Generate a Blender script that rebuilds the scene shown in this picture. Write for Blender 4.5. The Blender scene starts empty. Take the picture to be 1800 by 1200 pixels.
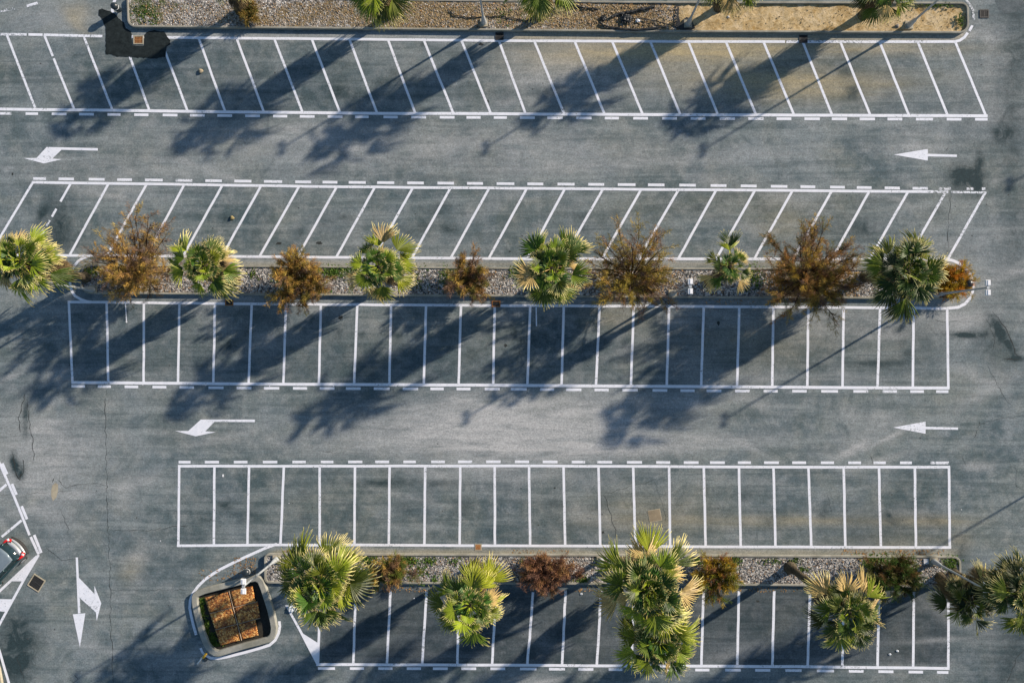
import bpy, math, random
import numpy as np
from mathutils import Vector, Matrix
SC = bpy.context.scene
COL = SC.collection
# ------------------------------------------------------------------ camera, sky, sun, exposure
CAM_H = 56.0
FPX = 1399.0                                   # focal length in pixels of the 1800 px wide photograph
cam_d = bpy.data.cameras.new("camera"); cam = bpy.data.objects.new("camera", cam_d); COL.objects.link(cam)
cam_d.sensor_width = 36.0; cam_d.lens = 36.0*FPX/1800.0; cam_d.clip_start = 0.5; cam_d.clip_end = 3000
NAD = (942.0, 612.0)                           # where the plumb line under the camera meets the picture
vn = Vector(((NAD[0]-900)/FPX, -(NAD[1]-600)/FPX, -1)).normalized()
ROT = vn.rotation_difference(Vector((0, 0, -1)))
cam.location = (0, 0, CAM_H); cam.rotation_mode = 'QUATERNION'; cam.rotation_quaternion = ROT
SC.camera = cam
SUN_EL = math.radians(21.5)
SUN_AZ = math.atan2(0.857, 0.516)              # clockwise from +Y
w = bpy.data.worlds.new("World"); SC.world = w; w.use_nodes = True
nt = w.node_tree; nt.nodes.clear()
sky = nt.nodes.new('ShaderNodeTexSky'); sky.sky_type = 'NISHITA'; sky.sun_disc = False
sky.sun_elevation = SUN_EL; sky.sun_rotation = SUN_AZ; sky.air_density = 1.3; sky.dust_density = 0.4; sky.ozone_density = 3.0
bg = nt.nodes.new('ShaderNodeBackground'); bg.inputs['Strength'].default_value = 0.078
wo = nt.nodes.new('ShaderNodeOutputWorld')
nt.links.new(sky.outputs[0], bg.inputs['Color']); nt.links.new(bg.outputs[0], wo.inputs['Surface'])
sl = bpy.data.lights.new("sun", 'SUN'); sl.energy = 5.0; sl.angle = math.radians(0.95); sl.color = (1.0, 0.86, 0.71)
so = bpy.data.objects.new("sun", sl); COL.objects.link(so)
so.rotation_euler = Vector((0.857*math.cos(SUN_EL), 0.516*math.cos(SUN_EL), math.sin(SUN_EL))).to_track_quat('Z', 'Y').to_euler()
so.location = (30, 20, 40)
SC.view_settings.view_transform = 'Standard'; SC.view_settings.look = 'None'
SC.view_settings.exposure = 0.70; SC.view_settings.gamma = 1.0
SC.render.engine = 'CYCLES'

def P(px, py, z=0.0):
    v = ROT @ Vector(((px-900)/FPX, -(py-600)/FPX, -1))
    t = (z-CAM_H)/v.z
    return Vector((v.x*t, v.y*t, z))
RM = np.array(ROT.to_matrix())
def to_px(x, y):
    d = np.stack([x, y, np.full_like(x, -CAM_H)], -1) @ RM      # R^T * d
    return 900 + FPX*d[..., 0]/(-d[..., 2]), 600 - FPX*d[..., 1]/(-d[..., 2])
M = CAM_H/FPX                                   # metres per photo pixel on the ground

# ------------------------------------------------------------------ helpers
def rn(seed): return np.random.RandomState(seed)
class MB:
    def __init__(s): s.v = []; s.f = []; s.c = []; s.n = 0
    def add(s, v, f, c=(1, 1, 1)):
        v = np.asarray(v, float).reshape(-1, 3)
        c = np.asarray(c, float)
        if c.ndim == 1: c = np.tile(c, (len(v), 1))
        s.v.append(v); s.c.append(c)
        for q in f: s.f.append(tuple(int(i)+s.n for i in q))
        s.n += len(v)
    def addq(s, v, q, c):
        """numpy quads"""
        s.v.append(v.reshape(-1, 3)); s.c.append(np.asarray(c, float).reshape(-1, 3))
        s.f.extend(map(tuple, (q+s.n).tolist())); s.n += v.reshape(-1, 3).shape[0]
    def build(s, name, mat, parent=None, smooth=False):
        me = bpy.data.meshes.new(name)
        v = np.concatenate(s.v) if s.v else np.zeros((0, 3))
        me.from_pydata(v.tolist(), [], s.f)
        c = np.concatenate(s.c)
        at = me.color_attributes.new('Col', 'FLOAT_COLOR', 'POINT')
        at.data.foreach_set('color', np.concatenate([c, np.ones((len(c), 1))], 1).astype(np.float32).ravel())
        if mat: me.materials.append(mat)
        if smooth: me.polygons.foreach_set('use_smooth', [True]*len(me.polygons))
        me.update()
        o = bpy.data.objects.new(name, me); COL.objects.link(o)
        if parent: o.parent = parent
        return o
def box(mb, c, s, rz=0.0, col=(1, 1, 1), rot=None, top=1.0):
    x, y, z = s[0]/2, s[1]/2, s[2]/2
    p = np.array([[-x, -y, -z], [x, -y, -z], [x, y, -z], [-x, y, -z], [-x*top, -y*top, z], [x*top, -y*top, z], [x*top, y*top, z], [-x*top, y*top, z]])
    R = np.array(rot) if rot is not None else np.array(Matrix.Rotation(rz, 3, 'Z'))
    mb.add(p @ R.T + np.array(c), [(0, 3, 2, 1), (4, 5, 6, 7), (0, 1, 5, 4), (1, 2, 6, 5), (2, 3, 7, 6), (3, 0, 4, 7)], col)
def tube(mb, pts, rad, n=8, col=(1, 1, 1), cap=True):
    pts = np.array([tuple(p) for p in pts], float); k = len(pts)
    rad = np.broadcast_to(np.asarray(rad, float), (k,))
    tg = np.gradient(pts, axis=0); tg /= np.linalg.norm(tg, axis=1)[:, None]+1e-9
    ref = np.array([0, 0, 1.]) if abs(tg[0, 2]) < .9 else np.array([1., 0, 0])
    V = []
    for i in range(k):
        a = np.cross(tg[i], ref); a /= np.linalg.norm(a)+1e-9; b = np.cross(tg[i], a)
        th = np.arange(n)*2*math.pi/n
        V.append(pts[i]+rad[i]*(np.outer(np.cos(th), a)+np.outer(np.sin(th), b)))
    F = []
    for i in range(k-1):
        for j in range(n):
            F.append((i*n+j, i*n+(j+1) % n, (i+1)*n+(j+1) % n, (i+1)*n+j))
    if cap: F.append(tuple(range(n))[::-1]); F.append(tuple((k-1)*n+j for j in range(n)))
    c = np.asarray(col, float)
    if c.ndim == 2: c = np.repeat(c, n, 0)
    mb.add(np.concatenate(V), F, c)
def lathe(mb, prof, n=20, c=(0, 0, 0), col=(1, 1, 1)):
    V = []; F = []
    for r, z in prof:
        for j in range(n):
            a = 2*math.pi*j/n; V.append((c[0]+r*math.cos(a), c[1]+r*math.sin(a), c[2]+z))
    for i in range(len(prof)-1):
        for j in range(n): F.append((i*n+j, i*n+(j+1) % n, (i+1)*n+(j+1) % n, (i+1)*n+j))
    F.append(tuple(range(n))[::-1]); F.append(tuple((len(prof)-1)*n+j for j in range(n)))
    mb.add(V, F, col)
def tag(o, label=None, cat=None, group=None, kind=None):
    if label: o['label'] = label
    if cat: o['category'] = cat
    if group: o['group'] = group
    if kind: o['kind'] = kind
    return o
def thing(name, loc, label, cat, group=None, rz=0.0):
    o = bpy.data.objects.new(name, None); COL.objects.link(o); o.empty_display_size = .3
    o.location = loc; o.rotation_euler = (0, 0, rz)
    return tag(o, label, cat, group)
def copy_tree(o, loc, rz, label):
    c = o.copy(); COL.objects.link(c); c.location = loc; c.rotation_euler = (0, 0, rz); c['label'] = label
    for ch in o.children:
        d = ch.copy(); COL.objects.link(d); d.parent = c
        for g in ch.children:
            e = g.copy(); COL.objects.link(e); e.parent = d
    return c

# ------------------------------------------------------------------ materials
class NM:
    def __init__(s, name):
        s.m = bpy.data.materials.new(name); s.m.use_nodes = True; s.t = s.m.node_tree
        s.b = s.t.nodes['Principled BSDF']; s.out = s.t.nodes['Material Output']
    def n(s, typ, **k):
        x = s.t.nodes.new(typ)
        for a, v in k.items(): setattr(x, a, v)
        return x
    def l(s, a, b): s.t.links.new(a, b)
    def co(s): 
        g = s.n('ShaderNodeNewGeometry'); return g.outputs['Position']
    def obj(s): return s.n('ShaderNodeTexCoord').outputs['Object']
    def noise(s, scale, detail=4, rough=.6, vec=None, sc=None, dist=0):
        x = s.n('ShaderNodeTexNoise'); x.inputs['Scale'].default_value = scale; x.inputs['Detail'].default_value = detail
        x.inputs['Roughness'].default_value = rough; x.inputs['Distortion'].default_value = dist
        v = vec if vec is not None else s.co()
        if sc:
            mp = s.n('ShaderNodeMapping'); mp.inputs['Scale'].default_value = sc; s.l(v, mp.inputs[0]); v = mp.outputs[0]
        s.l(v, x.inputs['Vector']); return x.outputs['Fac']
    def ramp(s, fac, stops):
        r = s.n('ShaderNodeValToRGB'); e = r.color_ramp.elements
        while len(e) < len(stops): e.new(.5)
        for i, (p, c) in enumerate(stops):
            e[i].position = p; e[i].color = (*c, 1) if len(c) == 3 else c
        s.l(fac, r.inputs[0]); return r.outputs[0]
    def mr(s, fac, a, b, c=0., d=1.):
        r = s.n('ShaderNodeMapRange'); r.inputs[1].default_value = a; r.inputs[2].default_value = b
        r.inputs[3].default_value = c; r.inputs[4].default_value = d; s.l(fac, r.inputs[0]); return r.outputs[0]
    def mix(s, fac, a, b, mode='MIX'):
        x = s.n('ShaderNodeMix', data_type='RGBA', blend_type=mode)
        if isinstance(fac, (int, float)): x.inputs[0].default_value = fac
        else: s.l(fac, x.inputs[0])
        for sock, v in ((x.inputs[6], a), (x.inputs[7], b)):
            if isinstance(v, tuple): sock.default_value = (*v, 1)
            else: s.l(v, sock)
        return x.outputs[2]
    def math(s, op, a, b):
        x = s.n('ShaderNodeMath', operation=op)
        for sock, v in ((x.inputs[0], a), (x.inputs[1], b)):
            if isinstance(v, (int, float)): sock.default_value = v
            else: s.l(v, sock)
        return x.outputs[0]
    def bump(s, h, strength=.5, dist=.02):
        b = s.n('ShaderNodeBump'); b.inputs['Strength'].default_value = strength; b.inputs['Distance'].default_value = dist
        s.l(h, b.inputs['Height']); s.l(b.outputs[0], s.b.inputs['Normal'])
    def vc(s, name='Col'):
        a = s.n('ShaderNodeAttribute'); a.attribute_name = name; return a
def simple(name, col, rough=.6, metal=0., var=.25, scale=8., bump=0., spec=.5):
    m = NM(name)
    f = m.noise(scale, 5, .65)
    c = m.mix(m.mr(f, .3, .7), tuple(x*(1-var) for x in col), tuple(min(1, x*(1+var)) for x in col))
    m.l(c, m.b.inputs['Base Color']); m.b.inputs['Roughness'].default_value = rough; m.b.inputs['Metallic'].default_value = metal
    m.b.inputs['Specular IOR Level'].default_value = spec
    if bump: m.bump(f, bump, .02)
    return m.m

def asphalt_color(m, full=True):
    big = m.noise(.12, 4, .6); mid = m.noise(.9, 5, .65); stk = m.noise(1.0, 5, .6, sc=(.12, 1.3, 1)); grain = m.noise(9., 4, .85); fine = m.noise(3.5, 5, .8)
    c = m.mix(m.mr(big, .38, .62), (.050, .080, .090), (.118, .152, .160))
    c = m.mix(m.mr(mid, .42, .70, 0, .85), c, (.180, .210, .216))
    c = m.mix(m.mr(m.noise(.45, 6, .7, dist=1.5), .48, .68, 0, .7), c, (.046, .074, .084))
    c = m.mix(1.0, c, (1.24, 1.19, 1.22), 'MULTIPLY')
    c = m.mix(m.mr(m.noise(.22, 5, .65, dist=.8), .42, .66), c, m.mix(1.0, c, (1.12, 1.05, .94), 'MULTIPLY'))
    c = m.mix(m.mr(m.noise(2.6, 6, .75, dist=.5), .56, .68, 0, .5), c, m.mix(1.0, c, (.55, .58, .6), 'MULTIPLY'))
    c = m.mix(m.mr(m.noise(3.1, 5, .75, dist=.5), .60, .74, 0, .45), c, m.mix(1.0, c, (1.5, 1.48, 1.45), 'MULTIPLY'))
    if full:
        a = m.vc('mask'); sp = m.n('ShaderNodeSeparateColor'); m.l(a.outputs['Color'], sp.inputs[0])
        c = m.mix(m.math('MULTIPLY', m.mr(stk, .50, .66), .55), c, (.225, .258, .264))
        stk2 = m.noise(1.0, 4, .6, sc=(.10, 2.6, 1), dist=.3)
        c = m.mix(m.math('MULTIPLY', m.mr(stk2, .50, .64), .45), c, (.055, .082, .090))
        nz = m.mr(m.noise(.9, 6, .7, dist=1.0), .28, .7)
        nx = m.mr(m.noise(1.4, 6, .65, sc=(.25, 1.2, 1)), .25, .7)
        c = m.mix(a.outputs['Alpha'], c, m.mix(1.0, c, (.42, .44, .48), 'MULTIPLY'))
        mp = m.n('ShaderNodeMapping'); mp.inputs['Rotation'].default_value = (0, 0, -.30); mp.inputs['Scale'].default_value = (.16, 1.1, 1); m.l(m.co(), mp.inputs[0])
        ny = m.mr(m.noise(1.7, 6, .68, vec=mp.outputs[0], dist=.6), .30, .68); nx = m.math('MULTIPLY', m.math('ADD', nx, ny), .5)
        dust = m.math('MULTIPLY', sp.outputs[0], m.mr(nx, .1, .9, .15, 1.35)); dust.node.use_clamp = True
        dark = m.math('MULTIPLY', sp.outputs[1], m.mr(nz, 0, 1, .45, 2.1)); dark.node.use_clamp = True
        sand = m.math('MULTIPLY', sp.outputs[2], m.mr(nx, 0, 1, .3, 1.3)); sand.node.use_clamp = True
        c = m.mix(dust, c, (.38, .39, .395))
        c = m.mix(sand, c, (.36, .305, .185))
        c = m.mix(dark, c, (.022, .040, .046))
    c = m.mix(m.mr(grain, .25, .75, 0, 1), m.mix(1.0, c, (.50, .50, .50), 'MULTIPLY'), m.mix(1.0, c, (1.55, 1.55, 1.55), 'MULTIPLY'))
    c = m.mix(m.mr(fine, .3, .7, 0, 1), m.mix(1.0, c, (.80, .80, .80), 'MULTIPLY'), m.mix(1.0, c, (1.20, 1.20, 1.20), 'MULTIPLY'))
    return c, grain
def mat_asphalt():
    m = NM('asphalt'); c, g = asphalt_color(m)
    m.l(c, m.b.inputs['Base Color']); m.b.inputs['Roughness'].default_value = .9; m.b.inputs['Specular IOR Level'].default_value = .25
    m.bump(g, .35, .012); return m.m
def mat_paint():
    m = NM('road_paint'); c, g = asphalt_color(m, False)
    wr = m.noise(6.5, 7, .78); wide = m.noise(.35, 3, .5)
    msk = m.math('ADD', wr, m.mr(wide, .3, .7, -.07, .04))
    msk = m.math('ADD', msk, m.mr(m.noise(.8, 6, .7, sc=(.3, 1.5, 1)), .52, .68, 0, .09))
    att = m.vc(); sp = m.n('ShaderNodeSeparateColor'); m.l(att.outputs['Color'], sp.inputs[0])
    msk = m.math('ADD', msk, m.mr(sp.outputs[0], 0, 1, .22, 0))
    f = m.mr(msk, .565, .68)
    pc = m.mix(m.mr(m.noise(2.2, 5, .7), .3, .7), (.66, .70, .78), (.80, .82, .89))
    pc = m.mix(m.mr(g, .3, .8, 0, .3), pc, (.45, .46, .48))
    m.l(m.mix(f, pc, c), m.b.inputs['Base Color']); m.b.inputs['Roughness'].default_value = .75; m.b.inputs['Specular IOR Level'].default_value = .3
    return m.m
def mat_patch():
    m = NM('fresh_tar'); f = m.noise(3, 6, .7)
    m.l(m.mix(m.mr(f, .3, .75), (.003, .006, .007), (.024, .034, .036)), m.b.inputs['Base Color']); m.b.inputs['Roughness'].default_value = .8
    m.b.inputs['Specular IOR Level'].default_value = .2; m.bump(m.noise(15, 3, .7), .4, .015); return m.m
def mat_patch2():
    m = NM('old_patch'); c, g = asphalt_color(m, False)
    m.l(m.mix(1.0, c, (.55, .58, .6), 'MULTIPLY'), m.b.inputs['Base Color']); m.b.inputs['Roughness'].default_value = .9; m.bump(g, .3, .01); return m.m
def mat_concrete(name, base, moss=.3):
    m = NM(name); f = m.noise(1.2, 6, .7); g = m.noise(14, 4, .7); k = m.noise(.5, 5, .6)
    c = m.mix(m.mr(f, .3, .7), tuple(x*.65 for x in base), tuple(x*1.2 for x in base))
    c = m.mix(m.math('MULTIPLY', m.mr(k, .45, .65), moss), c, (.10, .10, .055))
    c = m.mix(m.mr(g, .3, .7, 0, .3), c, (.09, .09, .085))
    m.l(c, m.b.inputs['Base Color']); m.b.inputs['Roughness'].default_value = .92; m.bump(g, .5, .01); return m.m
def mat_bed():
    """gravel and soil bed; colour attribute R = sandy, G = leafy/brown litter, B = green"""
    m = NM('gravel_bed'); vo = m.n('ShaderNodeTexVoronoi'); vo.inputs['Scale'].default_value = 9.5; m.l(m.co(), vo.inputs['Vector'])
    sc = m.n('ShaderNodeSeparateColor'); m.l(vo.outputs['Color'], sc.inputs[0])
    gc = m.ramp(sc.outputs[0], [(0, (.02, .025, .028)), (.28, (.14, .14, .138)), (.6, (.30, .29, .27)), (1, (.62, .60, .56))])
    gc = m.mix(m.mr(sc.outputs[1], .7, 1, 0, .5), gc, (.26, .16, .09))
    sn = m.noise(1.1, 8, .8, dist=1.0); sf = m.noise(5.5, 6, .85)
    sd = m.ramp(sn, [(.36, (.30, .185, .055)), (.5, (.48, .36, .185)), (.7, (.66, .54, .36))])
    sd = m.mix(m.mr(sf, .54, .64, 0, .8), sd, (.13, .085, .035))
    sd = m.mix(m.mr(sf, .42, .34, 0, .6), sd, (.62, .54, .40))
    a = m.vc(); sp = m.n('ShaderNodeSeparateColor'); m.l(a.outputs['Color'], sp.inputs[0])
    nn = m.noise(1.8, 6, .75)
    def soft(o): return m.mr(m.math('ADD', o, m.mr(nn, .3, .7, -.35, .35)), .35, .65)
    lit = m.mix(m.mr(m.noise(12, 4, .8), .35, .65), (.07, .05, .025), (.32, .24, .12))
    lit = m.mix(m.mr(sc.outputs[2], .6, .9, 0, .7), lit, gc)
    gr = m.mix(m.mr(m.noise(10, 4, .8), .35, .65), (.02, .04, .012), (.10, .14, .04))
    c = m.mix(soft(sp.outputs[1]), gc, lit); c = m.mix(soft(sp.outputs[0]), c, sd); c = m.mix(soft(sp.outputs[2]), c, gr)
    m.l(c, m.b.inputs['Base Color']); m.b.inputs['Roughness'].default_value = .95
    h = m.math('ADD', m.math('MULTIPLY', m.mr(vo.outputs['Distance'], 0, .6, 1, 0), m.mr(sp.outputs[0], .3, .8, 1, .05)), sf)
    m.bump(h, .9, .05); return m.m
def mat_vc(name, transl=.3, rough=.6, spec=.3, noise=0.0, tmul=(1.4, 1.5, .6)):
    m = NM(name); a = m.vc(); c = a.outputs['Color']
    if noise: m.bump(m.math('ADD', m.noise(7, 5, .8), m.noise(2.5, 3, .6, sc=(.4, .4, 4))), .9, .09)
    if noise: c = m.mix(m.mr(m.noise(9, 3, .7), .3, .7, 0, noise), c, m.mix(1.0, c, (.35, .35, .35), 'MULTIPLY'))
    m.l(c, m.b.inputs['Base Color']); m.b.inputs['Roughness'].default_value = rough; m.b.inputs['Specular IOR Level'].default_value = spec
    if transl:
        tr = m.n('ShaderNodeBsdfTranslucent'); m.l(m.mix(1.0, c, tmul, 'MULTIPLY'), tr.inputs['Color'])
        mx = m.n('ShaderNodeMixShader'); mx.inputs[0].default_value = transl
        m.l(m.b.outputs[0], mx.inputs[1]); m.l(tr.outputs[0], mx.inputs[2]); m.l(mx.outputs[0], m.out.inputs['Surface'])
    return m.m
def mat_rust():
    m = NM('rusty_litter'); v = m.n('ShaderNodeTexVoronoi'); v.inputs['Scale'].default_value = 13; m.l(m.co(), v.inputs['Vector'])
    sc = m.n('ShaderNodeSeparateColor'); m.l(v.outputs['Color'], sc.inputs[0])
    c = m.ramp(sc.outputs[0], [(0, (.08, .025, .006)), (.3, (.36, .115, .022)), (.65, (.62, .26, .05)), (1, (.88, .56, .2))])
    n = m.noise(1.3, 6, .7, dist=.8)
    c = m.mix(m.mr(n, .45, .62, 0, .75), c, (.13, .035, .012))
    m.l(c, m.b.inputs['Base Color']); m.b.inputs['Roughness'].default_value = .85
    m.bump(m.math('ADD', sc.outputs[1], n), .8, .03); return m.m

MA = dict(asphalt=mat_asphalt(), paint=mat_paint(), tar=mat_patch(), patch=mat_patch2(),
    kerb=mat_concrete('kerb_concrete', (.33, .32, .27)), gutter=mat_concrete('planter_concrete', (.33, .33, .29), .4),
    bed=mat_bed(), leaf=mat_vc('palm_leaf', .13, .5, .35), twig=mat_vc('twig', .22, .8, .2, tmul=(1.15, 1.12, .8)), stone=mat_vc('stone', 0, .9, .3),
    bark=mat_vc('bark', 0, .95, .1, .9), weed=mat_vc('weed_leaf', .3, .6, .3), galv=simple('painted_pole', (.42, .45, .47), .45, .3, .12),
    head=simple('lamp_housing', (.72, .73, .75), .4, 0, .06), glass=simple('lamp_glass', (.2, .22, .24), .1, 0, .1),
    dark=simple('dark_plastic', (.018, .026, .032), .35, 0, .3), bandm=simple('pale_band', (.55, .57, .58), .5, 0, .1),
    iron=simple('cast_iron', (.045, .045, .045), .7, .4, .4, 12), rustiron=simple('rusted_iron', (.30, .13, .04), .85, 0, .5, 10, .4), hole=simple('drain_dark', (.006, .007, .008), .9),
    beige=mat_concrete('beige_concrete', (.46, .41, .30), .2), tan=mat_concrete('tan_cover', (.30, .24, .155), .1),
    rust=mat_rust(), soil=simple('dark_soil', (.022, .020, .014), .95, 0, .5, 6, .5), crack=simple('crack_dark', (.022, .027, .027), .95, 0, .3),
    crackt=simple('filled_crack', (.045, .05, .05), .95, 0, .3),
    carpaint=simple('car_paint', (.020, .055, .062), .18, .35, .06, 3), carglass=simple('car_glass', (.015, .03, .035), .05, 0, .1),
    silver=simple('silver_trim', (.55, .57, .58), .25, .6, .05), red=simple('red_lens', (.48, .010, .010), .15, 0, .1), rubber=simple('rubber', (.02, .02, .02), .8),
    white=simple('white_plastic', (.75, .76, .78), .4, 0, .1), yellow=simple('yellow_plastic', (.62, .36, .02), .5, 0, .15), black=simple('black_hose', (.010, .013, .016), .6),
    steel=simple('bright_steel', (.55, .56, .57), .3, .8, .1), bag=simple('thin_plastic', (.52, .56, .60), .5, 0, .25))

# ------------------------------------------------------------------ the ground
def axis(lo, hi, step):
    a = np.arange(lo, hi+step/2, step)
    return np.concatenate([[-1500, -600, -250, -120, lo-25, lo-8], a, [hi+8, hi+25, 120, 250, 600, 1500]])
gx = axis(-40, 38, .16); gy = axis(-28, 28, .16)
X, Y = np.meshgrid(gx, gy); px, py = to_px(X, Y)
def gs(cx, cy, rx, ry, a=0., amt=1.):
    a = math.radians(a); dx = px-cx; dy = py-cy
    u = dx*math.cos(a)+dy*math.sin(a); v = -dx*math.sin(a)+dy*math.cos(a)
    return amt*np.exp(-((u/rx)**2+(v/ry)**2))
def bandm(x0, x1, y0, y1, amt, s=4.):
    sg = lambda t: 1/(1+np.exp(-np.clip(t, -30, 30)))
    return amt*sg((px-x0)/s)*sg((x1-px)/s)*sg((py-y0)/(s*.4))*sg((y1-py)/(s*.4))
dust = (gs(900, 742, 210, 42, 0, 1.25)+gs(860, 775, 380, 26, 0, .6)+gs(1150, 700, 250, 20, 0, .25)+gs(880, 825, 160, 30, 0, .4)+gs(1120, 785, 200, 14, -3, .5)+gs(1500, 790, 40, 8, -25, .9)+gs(1560, 770, 40, 4, -25, .8)
    + gs(830, 265, 420, 38, 0, .42)+gs(1150, 285, 300, 12, -4, .3)+gs(1620, 255, 60, 25, 0, .45)+gs(990, 130, 130, 60, 0, .55)+gs(60, 790, 110, 80, 0, .5)+gs(170, 300, 200, 30, 0, .3)+gs(470, 240, 300, 25, 0, .25)+gs(300, 690, 120, 30, 0, .2)
    + gs(215, 860, 25, 30, 0, .5)+gs(110, 30, 140, 40, 0, .35)+gs(1700, 480, 120, 120, 0, .28)+gs(1700, 565, 40, 20, 0, .45)+gs(1450, 560, 260, 40, 0, .3)
    + gs(1740, 120, 60, 120, 0, .3)+gs(245, 980, 25, 18, -30, .4)+gs(105, 660, 30, 14, 0, .5)+gs(80, 870, 60, 60, 0, .3)+gs(1560, 210, 200, 20, 0, .2)+gs(1715, 820, 30, 10, 0, .5)
    + bandm(240, 1700, 57, 70, .5)+bandm(150, 1680, 455, 466, .35)+bandm(500, 1700, 962, 972, .25)+bandm(150, 1680, 524, 531, .2)
    + gs(600, 480, 900, 60, 0, .1))
sand = (gs(1230, 88, 190, 20, 0, .95)+gs(1330, 140, 150, 26, 0, .7)+gs(1450, 155, 170, 22, -4, .5)+gs(1560, 85, 150, 12, 0, .5)+gs(1050, 100, 150, 30, 0, .45)+bandm(900, 1700, 57, 70, .5)
    + gs(1640, 915, 60, 10, 0, .5)+gs(1400, 915, 220, 10, 0, .45)+gs(1130, 905, 110, 40, 0, .3)+bandm(480, 1690, 966, 974, .5)+gs(1690, 950, 20, 20, 0, .3)
    + gs(1380, 395, 60, 30, 0, .22)+gs(1320, 600, 120, 40, 0, .25)+gs(1080, 560, 60, 20, 0, .35)+gs(230, 1000, 20, 30, 30, .3)+gs(1700, 500, 30, 30, 0, .2)
    + gs(140, 20, 20, 20, 0, .4)+gs(133, 40, 40, 12, 50, .35)+bandm(140, 1690, 462, 467, .45)+gs(1300, 360, 300, 30, 0, .12)+gs(1590, 950, 120, 14, 0, .2))
dark = (gs(1775, 230, 30, 90, 0, .45)+gs(1785, 420, 30, 80, 10, .35)+gs(1790, 90, 30, 60, 0, .4)+gs(1745, 600, 30, 50, -20, .4)+gs(1690, 312, 24, 24, 0, .9)+gs(1718, 322, 14, 22, 0, .9)+gs(1722, 280, 8, 22, 0, .6)+gs(1755, 235, 16, 14, 0, .5)+gs(1700, 588, 30, 5, 0, 1.)+gs(1762, 590, 8, 40, -30, .8)
    + gs(1785, 630, 16, 5, 0, .9)+gs(35, 1120, 40, 50, 0, .7)+gs(25, 1170, 30, 40, 0, .6)+gs(105, 395, 20, 40, 0, .65)+gs(75, 375, 8, 18, 30, .8)+gs(60, 430, 60, 20, 0, .3)
    + gs(25, 815, 7, 18, -10, 1.)+gs(36, 830, 8, 16, 0, .7)+gs(45, 735, 5, 30, 0, .8)+gs(680, 848, 45, 7, 0, .7)+gs(770, 850, 30, 6, 0, .4)+gs(1570, 920, 50, 40, 0, .3)
    + gs(1500, 930, 40, 30, 0, .25)+gs(1540, 640, 60, 8, 0, .45)+gs(1560, 580, 80, 10, 0, .3)
    + gs(650, 45, 30, 10, 0, .1)+gs(1785, 20, 60, 30, 0, .3)+gs(1690, 965, 12, 20, 0, .5)+gs(1700, 1010, 40, 30, 0, .3)+gs(745, 78, 8, 4, 0, .5)
    + gs(1780, 1150, 20, 60, 20, .5)+gs(460, 428, 900, 18, 0, .08)+gs(1500, 400, 60, 24, 0, .25)+gs(850, 630, 700, 45, 0, .18)+gs(400, 140, 500, 50, 0, .10)+gs(1700, 200, 30, 60, 0, .2))
R_ = rn(5)
for k in range(150):                                          # soft tyre and oil marks inside the bays
    cx = R_.uniform(320, 1660); cy = R_.choice([150, 390, 600, 890, 1100])+R_.uniform(-25, 25)
    dark += gs(cx, cy, R_.uniform(5, 24), R_.uniform(4, 16), R_.uniform(-20, 20), R_.uniform(.08, .42))
for k in range(140):
    cx = R_.uniform(0, 1800); cy = R_.uniform(0, 1200)
    dust += gs(cx, cy, R_.uniform(12, 80), R_.uniform(4, 16), R_.uniform(-28, 28), R_.uniform(.08, .42))
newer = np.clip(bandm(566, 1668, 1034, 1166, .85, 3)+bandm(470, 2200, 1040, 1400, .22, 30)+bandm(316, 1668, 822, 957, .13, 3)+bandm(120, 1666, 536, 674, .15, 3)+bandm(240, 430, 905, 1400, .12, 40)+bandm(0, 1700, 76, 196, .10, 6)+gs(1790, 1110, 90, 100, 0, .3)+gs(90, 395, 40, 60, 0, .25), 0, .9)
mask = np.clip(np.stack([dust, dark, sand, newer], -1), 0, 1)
nyy, nxx = X.shape
idx = np.arange(nxx*nyy).reshape(nyy, nxx)
quads = np.stack([idx[:-1, :-1], idx[:-1, 1:], idx[1:, 1:], idx[1:, :-1]], -1).reshape(-1, 4)
me = bpy.data.meshes.new('ground')
me.vertices.add(nxx*nyy); me.vertices.foreach_set('co', np.stack([X, Y, np.zeros_like(X)], -1).astype(np.float32).ravel())
me.loops.add(quads.size); me.loops.foreach_set('vertex_index', quads.ravel().astype(np.int32))
me.polygons.add(len(quads)); me.polygons.foreach_set('loop_start', np.arange(0, quads.size, 4, dtype=np.int32))
me.update(calc_edges=True)
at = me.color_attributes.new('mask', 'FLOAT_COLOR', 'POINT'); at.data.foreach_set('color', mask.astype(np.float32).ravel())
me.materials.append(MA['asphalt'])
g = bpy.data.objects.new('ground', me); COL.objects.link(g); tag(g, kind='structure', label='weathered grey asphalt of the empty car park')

# ------------------------------------------------------------------ painted markings
LW = .185
def ribbon(mb, pts, wd, z, wear=1., closed=False, ends=0.):
    p = [np.array(P(a, b).xy) for a, b in pts]; n = len(p)
    if ends and not closed:
        d = p[0]-p[1]; p[0] = p[0]+d/np.linalg.norm(d)*ends
        d = p[-1]-p[-2]; p[-1] = p[-1]+d/np.linalg.norm(d)*ends
    L = []; Rr = []
    for i in range(n):
        a = p[i-1] if (i > 0 or closed) else None; b = p[(i+1) % n] if (i < n-1 or closed) else None
        t1 = (p[i]-a)/np.linalg.norm(p[i]-a) if a is not None else None
        t2 = (b-p[i])/np.linalg.norm(b-p[i]) if b is not None else None
        if t1 is None: t1 = t2
        if t2 is None: t2 = t1
        t = t1+t2; t /= np.linalg.norm(t); nn = np.array([-t[1], t[0]]); k = 1/max(.5, abs(np.dot(nn, [-t1[1], t1[0]])))
        L.append((*(p[i]+nn*wd/2*k), z)); Rr.append((*(p[i]-nn*wd/2*k), z))
    F = [(n+i, n+i+1, i+1, i) for i in range(n-1)]
    if closed: F.append((2*n-1, n, 0, n-1))
    mb.add(L+Rr, F, (wear, wear, wear))
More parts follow.
